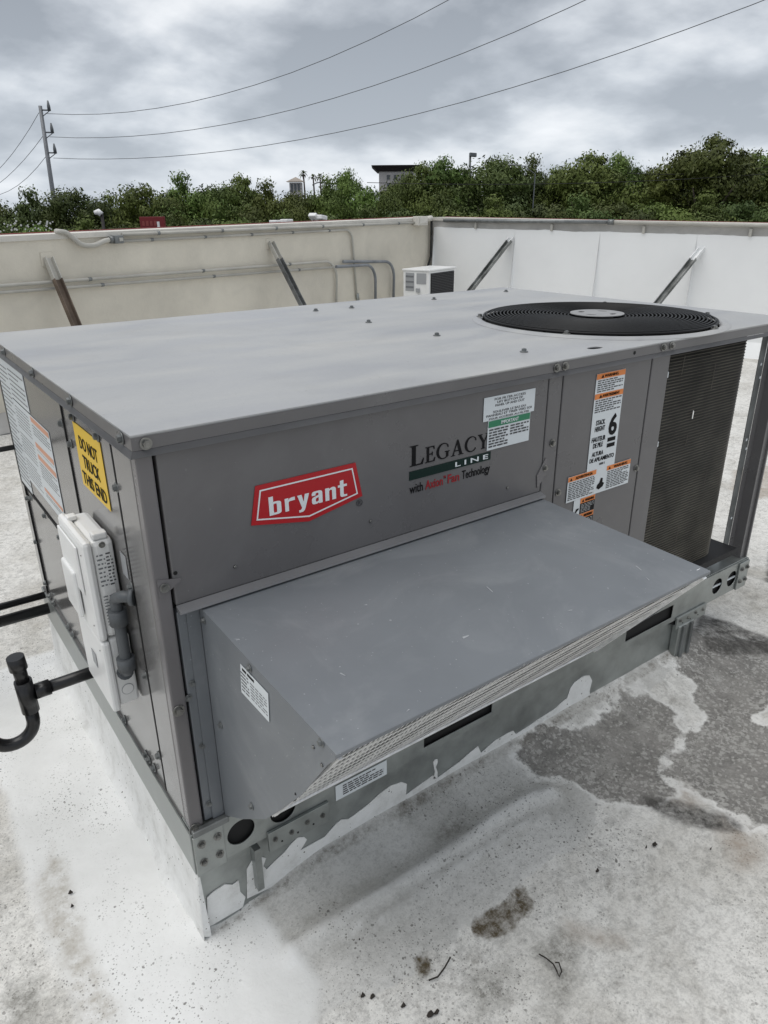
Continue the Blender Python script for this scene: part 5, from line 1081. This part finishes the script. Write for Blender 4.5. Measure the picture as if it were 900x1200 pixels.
def trunk_mesh(seed):
    r = random.Random(seed); mb = MB(); mb.tube([(0, 0, -1.9), (.02, .01, -1.2), (0, .03, -.5), (.04, 0, .1)], [.075, .055, .045, .02], 8)
    for k in range(9):
        a = r.uniform(0, 2 * PI); z = r.uniform(-1.1, .1); q = r.uniform(.45, .8); mb.tube([(0, 0, z), (q * .5 * math.cos(a), q * .5 * math.sin(a), z + .28), (q * math.cos(a), q * math.sin(a), z + .55)], [.03, .018, .006], 6)
    me = mb.mesh('trunk'); me.materials.append(M['bark']); return me
CR = [crown_mesh('tree_crown_source', 11, 'dense'), crown_mesh('tree_crown_source', 12, 'dense'), crown_mesh('tree_crown_source', 13, 'wispy'), crown_mesh('tree_crown_source', 14, 'wispy')]
CRD = []
for me in CR: m2 = me.copy(); m2.materials.clear(); m2.materials.append(M['leaf_dark']); CRD.append(m2)
TK = [trunk_mesh(1), trunk_mesh(2)]
PLACE = [  # (x, y, z of crown top), radius, crown variant, label
    *[(q, r_, v_, lb) for q, (r_, v_, lb) in zip([(4.42, 39.96, 1.23), (6.48, 40.95, 1.03), (7.95, 38.65, 1.14), (9.45, 36.34, 1.42), (11.25, 37.51, 0.91), (11.77, 33.44, 1.54), (13.38, 33.51, 1.67), (14.98, 33.59, 1.58), (16.85, 34.71, 1.95), (16.51, 31.25, 1.35), (18.04, 31.38, 1.26), (19.85, 31.31, 1.57), (21.65, 32.48, 2.06), (21.0, 29.25, 1.41), (22.25, 27.12, 2.24), (23.77, 27.26, 2.39), (24.52, 26.71, 1.88), (25.04, 25.11, 2.63), (27.05, 24.9, 2.32), (28.74, 24.9, 1.85), (27.61, 22.03, 2.53), (29.35, 22.0, 2.45), (32.38, 22.29, 1.96), (32.54, 20.94, 2.27), (31.02, 18.34, 3.07), (34.4, 18.37, 2.46), (34.76, 16.87, 2.79), (37.68, 16.0, 2.57)],
      [(3.4, 5, 'dark tree at the far left beyond the wall, cut by the picture edge'), (3.0, 4, 'dark low tree left of the leaning pole'), (2.6, 5, 'dark bushy tree crossing the foot of the leaning pole'), (2.8, 4, 'dark rounded tree with a dense top right of the pole'),
       (2.4, 1, 'low tree in the dip behind the white lamp'), (2.9, 0, 'green tree just above the red sign'), (2.6, 1, 'broad green tree right of the red sign'), (2.6, 0, 'green tree over the middle of the cream wall'), (2.2, 2, 'tree with a pointed top left of the small gazebo'),
       (2.4, 1, 'tree below and left of the gazebo roof'), (2.5, 0, 'tree directly under the gazebo'), (2.3, 1, 'tree under the three palms'), (2.0, 3, 'narrow taller tree right of the palms'), (2.2, 0, 'tree left of the dark roofed tower'),
       (2.1, 2, 'tree in front of the dark roofed tower'), (2.4, 3, 'tree left of the parking lot lamp'), (2.2, 5, 'low dark tree under the parking lot lamp'), (3.0, 4, 'big dark round tree right of the parking lot lamp'), (2.2, 5, 'right shoulder of dark foliage beside the thin lamp pole'), (2.2, 1, 'low tree in the gap beside the thin lamp pole'),
       (2.9, 2, 'broad light green tree above the white wall'), (2.3, 3, 'feathery tree joined to the broad light green one'), (2.5, 2, 'lower tree with sparse upright sprays'), (2.2, 3, 'tree behind the foot of the tallest tree'), (3.3, 2, 'tallest feathery tree at right'),
       (2.8, 3, 'feathery tree right of the tallest one'), (3.0, 2, 'tree at the far right picture edge'), (3.2, 3, 'tree beyond the right picture edge')])]]
def add_tree(q, r_, v_, lb, cr=6.4):
    me = (CR + CRD)[v_ if v_ < 4 else v_]; h = cr / 2
    t = bpy.data.objects.new('broadleaf_tree', None); t.location = (q[0], q[1], -6.2); COL.objects.link(t); tag(t, lb, 'tree', 'trees beyond the parapet')
    rot = random.uniform(0, 6.28); ztop = q[2]; sz = h / 1.02
    for nm, ms2 in (('crown', me), ('trunk', TK[v_ % 2])):
        o = bpy.data.objects.new(nm, ms2); o.location = (0, 0, ztop - h + 6.2); o.rotation_euler = (0, 0, rot); o.scale = (r_, r_ * random.uniform(.9, 1.1), sz); COL.objects.link(o); o.parent = t
for q, r_, v_, lb in PLACE: add_tree(q, r_, v_, lb, 7.2)
add_tree([(20.68, 27.02, 1.55)][0], 1.7, 0, 'narrow tree standing right in front of the tower wall', 6.6)
for k, q in enumerate([(6.51, 48.32, 0.81), (9.42, 47.46, 0.61), (11.95, 44.4, 0.75), (14.55, 44.99, 0.85), (16.26, 42.52, 1.35), (17.43, 40.45, 1.22), (20.65, 40.59, 1.06), (22.18, 38.26, 0.93), (23.63, 35.98, 1.25), (26.74, 36.21, 1.18), (28.6, 33.64, 1.76), (29.81, 31.53, 1.71), (32.46, 30.86, 1.89), (35.42, 29.96, 1.64), (35.59, 27.37, 1.73), (38.77, 26.31, 1.74), (39.82, 24.32, 1.78), (43.65, 24.03, 1.91), (44.03, 21.29, 1.95)]):
    lbs = ['behind the far left trees', 'behind the leaning pole', 'behind the dark rounded tree', 'behind the dip at the white lamp', 'behind the red sign trees', 'behind the trees over the wall middle', 'left of the gazebo, at the back', 'behind the gazebo trees', 'behind the palms trees', 'behind the tower trees', 'behind the tree at the tower', 'behind the parking lot lamp', 'behind the big dark tree', 'in the gap by the thin pole, at the back', 'behind the broad light tree', 'behind the sparse sprays', 'behind the tallest tree', 'behind the feathery right tree', 'at the back of the right picture edge']
    add_tree(q, 3.4, [4, 5, 1, 0][k % 4], 'darker tree of the back row ' + lbs[k], 7.5)
for k, q in enumerate([(3.82, 34.23, -0.02), (5.34, 33.14, -0.04), (6.86, 32.04, -0.06), (8.24, 31.05, -0.04), (9.48, 30.15, -0.08), (10.56, 28.76, 0.03), (11.99, 28.35, 0.11), (13.37, 27.35, 0.13), (14.61, 26.46, 0.08), (15.99, 25.46, 0.23), (17.37, 24.47, 0.27), (18.75, 23.48, 0.42), (20.12, 22.49, 0.5), (21.49, 21.5, 0.61), (22.86, 20.51, 0.53), (24.23, 19.53, 0.61), (25.6, 18.54, 0.56), (26.98, 17.55, 0.55), (28.33, 16.57, 0.66), (29.71, 15.58, 0.58), (31.08, 14.6, 0.63)]):
    lbs = ['outside the left edge', 'with white blossom at the far left', 'left of the white lamp', 'behind the white lamp', 'left of the red sign', 'right of the red sign', 'left of the paired floodlights', 'behind the second brace', 'behind the left floodlights', 'behind the curved floodlights', 'left of the wall corner', 'above the corner box', 'above the start of the white wall', 'above the third brace', 'under the big dark tree', 'above the white wall seam', 'left of the fourth brace', 'behind the fourth brace', 'under the tallest tree', 'right of the tallest tree', 'outside the right edge']
    add_tree(q, 2.5, [5, 4, 0, 1, 4][k % 5], 'low front tree ' + lbs[k], 5.2)
# blossom at far left
mb = MB()
for k in range(46):
    a = random.random(); u_ = [(4.96, 29.96, -0.01), (6.61, 28.77, -0.03), (4.89, 30.01, -0.42)]; A0, A1, A2 = map(Vector, u_); c = A0 + (A1 - A0) * a + (A2 - A0) * random.uniform(-.3, .9) * (1 - a * .5); s = random.uniform(.02, .045)
    mb.quad(c + Vector((-s, 0, 0)), c + Vector((0, 0, -s)), c + Vector((s, 0, 0)), c + Vector((0, 0, s)))
o = tag(mb.build('white_blossom', 'flower'), 'scattered white blossom on the dark bushes at far left', 'blossom'); o['kind'] = 'stuff'

# steel pole with three line posts
PP = [(14.63, 62.19, 7.59), (14.5, 62.28, 1.36), (14.45, 62.32, 6.77), (14.75, 62.1, 6.76), (14.81, 62.06, 7.75), (14.56, 62.23, 5.87), (14.87, 62.01, 5.87), (14.91, 61.99, 6.43), (14.61, 62.2, 4.52), (14.87, 62.01, 4.51), (14.9, 61.99, 5.02)]
pole = thing('utility_pole', 'leaning grey steel pole with three insulator arms at far left', 'pole', (PP[1][0], PP[1][1], -6.2))
a, b = Vector(PP[0]), Vector(PP[1]); dn = (b - a) * ((PP[0][2] + 6.2) / (a.z - b.z)); MB().tube([a, a + dn], [.13, .22], 10).build('shaft', 'pole', pole)
rgt = (Vector(PP[3]) - Vector(PP[2])).normalized()
for (u0, v0) in ((0, 2), (1, 5), (2, 8)):
    zf = ([(14.59, 62.22, 7.32), (14.56, 62.23, 5.87), (14.61, 62.2, 4.52)])[u0]; c = a + dn * ((a.z - zf[2]) / -dn.z) if dn.z else a
    e_ = c + rgt * .62; arm = MB().tube([c, e_], .05, 6).build('insulator_arm', 'insul', pole); MB().tube([c + Vector((0, 0, -.45)), e_ + Vector((0, 0, -.05))], .03, 5).build('arm_stay', 'insul', arm)
    MB().tube([e_ + Vector((0, 0, -.05)), e_ + Vector((0, 0, .25)), e_ + Vector((0, 0, .62))], [.12, .12, .05], 8).build('line_post', 'insul', arm)
def wire(pts, label, r=.022):
    P = [Vector(q) for q in pts]; t = tag(MB().tube(P, r, 5, False).build('power_line', 'cable'), label, 'power line', 'power lines on the steel pole'); return t
wire([(14.86, 62.02, 7.09), (16.08, 59.6, 6.87), (17.3, 57.18, 6.74), (18.52, 54.76, 6.71), (19.74, 52.34, 6.78), (20.96, 49.92, 6.94), (22.18, 47.5, 7.2), (23.4, 45.08, 7.55), (24.62, 42.67, 7.99), (25.84, 40.25, 8.54), (27.06, 37.83, 9.18), (28.28, 35.41, 9.91), (29.5, 32.99, 10.74), (30.72, 30.57, 11.66), (31.94, 28.15, 12.68), (33.16, 25.73, 13.8), (34.38, 23.31, 15.01), (35.6, 20.89, 16.32), (36.82, 18.47, 17.72), (38.03, 16.06, 19.22), (39.25, 13.64, 20.81), (40.47, 11.22, 22.5), (41.69, 8.8, 24.28), (42.91, 6.38, 26.16), (44.13, 3.96, 28.13)], 'uppermost of the three lines sweeping right from the pole', .019)
wire([(14.89, 62.0, 5.57), (16.12, 59.57, 5.38), (17.35, 57.15, 5.27), (18.58, 54.72, 5.23), (19.81, 52.29, 5.26), (21.04, 49.87, 5.36), (22.27, 47.44, 5.53), (23.5, 45.01, 5.77), (24.73, 42.58, 6.08), (25.96, 40.16, 6.47), (27.19, 37.73, 6.93), (28.42, 35.3, 7.46), (29.66, 32.88, 8.06), (30.89, 30.45, 8.73), (32.12, 28.02, 9.48), (33.35, 25.59, 10.29), (34.58, 23.17, 11.18), (35.81, 20.74, 12.14), (37.04, 18.31, 13.17), (38.27, 15.89, 14.27), (39.5, 13.46, 15.44), (40.73, 11.03, 16.69), (41.96, 8.6, 18.01), (43.19, 6.18, 19.4), (44.42, 3.75, 20.86)], 'middle of the three lines sweeping right from the pole', .019)
wire([(14.9, 61.99, 4.16), (16.14, 59.56, 4.0), (17.38, 57.13, 3.9), (18.62, 54.69, 3.85), (19.86, 52.26, 3.85), (21.1, 49.82, 3.91), (22.34, 47.39, 4.02), (23.58, 44.95, 4.18), (24.82, 42.52, 4.4), (26.06, 40.08, 4.67), (27.3, 37.65, 4.99), (28.54, 35.22, 5.37), (29.79, 32.78, 5.79), (31.03, 30.35, 6.28), (32.27, 27.91, 6.81), (33.51, 25.48, 7.4), (34.75, 23.04, 8.04), (35.99, 20.61, 8.73), (37.23, 18.18, 9.48), (38.47, 15.74, 10.28), (39.71, 13.31, 11.13), (40.95, 10.87, 12.04), (42.19, 8.44, 13.0), (43.43, 6.0, 14.01), (44.68, 3.57, 15.07)], 'lowest of the three lines sweeping right from the pole', .019)
wire([(14.48, 62.29, 7.14), (14.17, 64.57, 6.29), (13.85, 66.85, 5.53), (13.54, 69.13, 4.84), (13.22, 71.42, 4.23), (12.91, 73.7, 3.7), (12.6, 75.98, 3.25), (12.28, 78.26, 2.87), (11.97, 80.54, 2.58), (11.65, 82.82, 2.36), (11.34, 85.1, 2.22), (11.02, 87.38, 2.16), (10.71, 89.66, 2.17), (10.39, 91.94, 2.27), (10.08, 94.22, 2.44), (9.76, 96.5, 2.69), (9.45, 98.78, 3.02), (9.13, 101.07, 3.43), (8.82, 103.35, 3.91), (8.5, 105.63, 4.48), (8.19, 107.91, 5.12), (7.88, 110.19, 5.84), (7.56, 112.47, 6.63), (7.25, 114.75, 7.51), (6.93, 117.03, 8.46)], 'uppermost of the three lines dropping left from the pole', .019)
wire([(14.52, 62.27, 5.66), (14.18, 64.56, 4.92), (13.84, 66.86, 4.26), (13.5, 69.16, 3.67), (13.17, 71.46, 3.15), (12.83, 73.76, 2.71), (12.49, 76.05, 2.35), (12.15, 78.35, 2.06), (11.81, 80.65, 1.84), (11.47, 82.95, 1.7), (11.13, 85.25, 1.64), (10.79, 87.54, 1.65), (10.46, 89.84, 1.73), (10.12, 92.14, 1.89), (9.78, 94.44, 2.12), (9.44, 96.74, 2.43), (9.1, 99.04, 2.81), (8.76, 101.33, 3.27), (8.42, 103.63, 3.8), (8.08, 105.93, 4.4), (7.75, 108.23, 5.09), (7.41, 110.53, 5.84), (7.07, 112.82, 6.67), (6.73, 115.12, 7.58), (6.39, 117.42, 8.56)], 'middle of the three lines dropping left from the pole', .019)
wire([(14.58, 62.22, 4.41), (14.22, 64.54, 3.64), (13.85, 66.85, 2.99), (13.49, 69.17, 2.48), (13.13, 71.48, 2.11), (12.77, 73.8, 1.87), (12.4, 76.11, 1.76), (12.04, 78.43, 1.79), (11.68, 80.74, 1.96), (11.32, 83.06, 2.25), (10.96, 85.37, 2.69), (10.59, 87.69, 3.25), (10.23, 90.0, 3.96), (9.87, 92.32, 4.79), (9.51, 94.63, 5.76), (9.14, 96.95, 6.87), (8.78, 99.27, 8.11), (8.42, 101.58, 9.48), (8.06, 103.9, 10.99), (7.7, 106.21, 12.64), (7.33, 108.53, 14.41), (6.97, 110.84, 16.33), (6.61, 113.16, 18.38), (6.25, 115.47, 20.56), (5.88, 117.79, 22.87)], 'lowest of the three lines dropping left from the pole', .019)
for pa, lb in (([(27.31, 19.77, 1.66), (33.7, 15.17, 2.17)], 'upper thin wire crossing the right trees'), ([(17.96, 25.28, 1.36), (32.75, 14.62, 1.68)], 'lower thin wire crossing the right trees')):
    A0, A1 = map(Vector, pa); tag(MB().tube([A0.lerp(A1, k / 12) + Vector((0, 0, -.25 * 4 * (k / 12) * (1 - k / 12))) for k in range(13)], .012, 5, False).build('thin_wire', 'rubber'), lb, 'wire', 'thin wires in front of the trees')
# tower with dark cornice
def facing(c0, c1):  # frame along a facade between two points
    a, b = Vector(c0), Vector(c1); u = (b - a); u.z = 0; w = u.length; u.normalize(); n = Vector((u.y, -u.x, 0)); return a, u, n, w
tq = [(43.4, 59.95, 3.73), (46.14, 57.97, 3.7), (43.01, 60.23, 4.24)]; a, u, n, w = facing(tq[0], tq[1]); zt_ = tq[0][2]; zc = tq[2][2]
tb = thing('tower_building', 'pale tower with a flat dark overhanging roof behind the trees', 'building', (a.x, a.y, -6.2))
fr = lambda v: a * Vector((1, 1, 0)) + u * v.x - n * v.y + Vector((0, 0, v.z)) if False else Vector((a.x, a.y, 0)) + u * v.x - n * v.y + Vector((0, 0, v.z))
MB().box(0, w, 0, 4, -6.2, zt_, fr).build('wall', 'tower_wall', tb)
mb = MB(); lo_ = [fr(Vector(q)) for q in ((-.15, -.15, zt_ + .003), (w + .15, -.15, zt_ + .003), (w + .15, 4.15, zt_ + .003), (-.15, 4.15, zt_ + .003))]; hi_ = [fr(Vector(q)) for q in ((-.7, -.7, zc), (w + .7, -.7, zc), (w + .7, 4.7, zc), (-.7, 4.7, zc))]
vl = [mb.bm.verts.new(q) for q in lo_]; vh = [mb.bm.verts.new(q) for q in hi_]; mb.bm.faces.new(vl); mb.bm.faces.new(vh[::-1])
for i in range(4): mb.bm.faces.new((vl[i], vl[(i + 1) % 4], vh[(i + 1) % 4], vh[i]))
mb.build('cornice', 'cornice', tb)
for i in range(4):
    for j in range(2):
        f_ = MB().box(w * (.2 + .2 * i), w * (.33 + .2 * i), -.03, -.002, zt_ - .75 - j * .75, zt_ - .25 - j * .75, fr).build('window', 'tower_wall', tb); MB().box(w * (.2 + .2 * i) + .06, w * (.33 + .2 * i) - .06, -.05, -.032, zt_ - .70 - j * .75, zt_ - .30 - j * .75, fr).build('pane', 'window', f_)
# gazebo-like hip roof
gq = [(43.85, 78.11, 3.36), (44.96, 77.31, 3.35), (43.58, 78.3, 3.45), (45.24, 77.11, 3.43), (44.43, 77.69, 3.97)]; a, u, n, w = facing(gq[0], gq[1])
gz = thing('gazebo', 'small tan hip-roofed cupola showing over the trees', 'building', (a.x, a.y, -6.2)); a2, u2, n2, w2 = facing(gq[2], gq[3]); frg = lambda v: Vector((a.x, a.y, 0)) + u * v.x - n * v.y + Vector((0, 0, v.z))
MB().box(0, w, 0, w, -6.2, gq[0][2], frg).build('wall', 'tower_wall', gz)
for k in range(3): MB().box(w * (.12 + .28 * k), w * (.30 + .28 * k), -.05, -.002, gq[0][2] - .95, gq[0][2] - .12, frg).build('window', 'window', gz)
ov = (w2 - w) / 2; mb = MB(); bs = [mb.bm.verts.new(frg(Vector((x, y, gq[2][2])))) for x, y in ((-ov, -ov), (w + ov, -ov), (w + ov, w + ov), (-ov, w + ov))]; ap = mb.bm.verts.new(frg(Vector((w / 2, w / 2, gq[4][2]))))
mb.bm.faces.new(bs)
for i in range(4): mb.bm.faces.new((bs[i], bs[(i + 1) % 4], ap))
mb.build('roof', 'tan_roof', gz)
# palms
for (q, lb) in zip([(55.3, 94.51, 5.1), (56.38, 93.73, 4.66), (57.15, 93.18, 4.7)], ('leftmost of the three small distant palms', 'middle of the three small distant palms', 'rightmost of the three small distant palms')):
    q = Vector(q); t = thing('palm_tree', lb, 'palm tree', (q.x, q.y, -6.2), 'three distant palms'); MB().tube([(q.x, q.y, -6.2), (q.x + .1, q.y, q.z * .5), (q.x, q.y, q.z)], [.16, .12, .1], 6).build('trunk', 'bark', t)
    mb = MB()
    for k in range(30):
        a = random.uniform(0, 2 * PI); el = random.uniform(-.5, 1.2); L_ = random.uniform(.6, .95); d = Vector((math.cos(a) * math.cos(el), math.sin(a) * math.cos(el), math.sin(el))); s = d.cross(Vector((0, 0, 1))).normalized() * .10
        m_ = q + d * L_ * .6; e = q + d * L_ + Vector((0, 0, -.35)); mb.quad(q - s * .3, m_ - s, e, m_ + s)
    mb.build('crown', 'leaf_dark', t)
ar = [(51.11, 85.21, 3.38), (52.86, 83.94, 3.36), (52.0, 84.57, 3.72)]; A0, A1, A2 = map(Vector, ar)
t = tag(MB().tube([A0.lerp(A1, k / 8) + Vector((0, 0, (A2.z - A0.z) * (1 - (2 * k / 8 - 1) ** 2))) for k in range(9)], .07, 5).build('arched_frame', 'insul'), 'thin dark arched frame under the distant palms', 'frame')
# lamps
lq = [(28.07, 30.32, 2.99), (28.13, 30.28, 0.98), (28.27, 30.18, 2.97)]; a = Vector(lq[0]); t = thing('parking_lamp', 'tall parking lot lamp with a boxy dark head above the trees', 'lamp', (a.x, a.y, -6.2))
MB().tube([(a.x, a.y, -6.2), (a.x, a.y, a.z)], [.09, .06], 8).build('pole_shaft', 'insul', t); rg = (Vector(lq[2]) - a).normalized(); fr2 = lambda v: a + rg * v.x + Vector((-rg.y, rg.x, 0)) * v.y + Vector((0, 0, v.z))
MB().box(-.04, .32, -.2, .2, -.10, .08, fr2, .02).build('lamp_head', 'insul', t)
a = Vector([(24.2, 22.01, 1.66)][0]); t = thing('street_lamp', 'thin lamp pole with a curved arm in front of the dark round tree', 'lamp', (a.x, a.y, -6.2))
b_ = Vector([(23.44, 22.57, 2.02)][0]); MB().tube([(a.x, a.y, -6.2), a, a.lerp(b_, .5) + Vector((0, 0, .12)), b_], [.035, .03, .02, .02], 6).build('pole_shaft', 'insul', t); MB().box(-.22, .1, -.07, .07, -.04, .02, lambda v: b_ + v, .02).build('lamp_head', 'label_grey', t)
a = Vector([(6.9, 24.62, 0.15)][0]); t = thing('street_lamp', 'white curved lamp head in front of the dark trees at left', 'lamp', (a.x, a.y, -6.2)); b_ = Vector([(7.05, 24.51, 0.29)][0]); c_ = Vector([(6.87, 24.64, 0.3)][0])
MB().tube([(b_.x, b_.y, -6.2), b_ + Vector((0, 0, -.02))], .05, 6).build('pole_shaft', 'cornice', t); MB().tube([b_ + Vector((0, 0, -.03)), b_.lerp(c_, .4) + Vector((0, 0, .05)), c_ + Vector((0, 0, .02))], [.09, .10, .06], 8).build('lamp_head', 'lamp_white', t)
# sign
sq = [(7.68, 22.82, 0.19), (8.3, 22.38, 0.19), (7.64, 22.85, -0.15)]; a, u, n, w = facing(sq[0], sq[1]); sg = thing('red_sign', 'small red sign board half hidden by the wall top at left', 'sign', (a.x, a.y, -6.2)); frs = lambda v: Vector((a.x, a.y, 0)) + u * v.x - n * v.y + Vector((0, 0, v.z))
MB().box(0, w, 0, .15, sq[2][2] - .4, sq[0][2], frs, .01).build('board', 'sign_red', sg)
for k, (f0, f1) in enumerate(((.10, .20), (.25, .36), (.42, .52), (.58, .68))): MB().box(w * f0, w * f1, -.012, -.002, sq[0][2] - .26, sq[0][2] - .12, frs).build('faded_mark', 'redcap', sg)
MB().box(w * .70, w * .80, -.012, -.002, sq[0][2] - .40, sq[0][2] - .14, frs).build('white_mark', 'lamp_white', sg)
MB().box(w * .45, w * .52, .02, .12, -6.2, sq[2][2] - .401, frs).build('sign_post', 'pole', sg)
# floodlights clipped to the outside of the cream wall
def flood(u_, v_, lb, tilt, wd=.16):
    q = u_; P = Vector(q); ex = Vector((E1[0], E1[1], 0)); ny_ = Vector((-N1[0], -N1[1], 0))
    t = thing('floodlight', lb, 'lamp', P, 'white floodlights behind the wall top'); f = lambda v: P + ex * (v.x * math.cos(tilt) - v.z * math.sin(tilt)) + ny_ * v.y + Vector((0, 0, v.x * math.sin(tilt) + v.z * math.cos(tilt)))
    MB().box(-wd / 2, wd / 2, .0, .12, -.022, .030, f, .01).build('housing', 'lamp_white', t); MB().tube([P + ny_ * .06 + Vector((0, 0, -.03)), P + ny_ * .02 + Vector((0, 0, -.22))], .012, 6).build('bracket_arm', 'galv_dark', t)
fq = [(4.3, 7.51, 0.17), (4.41, 7.43, 0.18), (4.79, 7.41, 0.23), (4.86, 7.35, 0.22)]
flood(fq[0], 0, 'left of the flat pair of white floodlights on the wall top', 0, .12); flood(fq[1], 0, 'right of the flat pair of white floodlights on the wall top', 0, .12)
flood(fq[2], 0, 'left, tilted one of the raised pair of white floodlights', -.75, .09); flood(fq[3], 0, 'right one of the raised pair of white floodlights', -.15, .12)
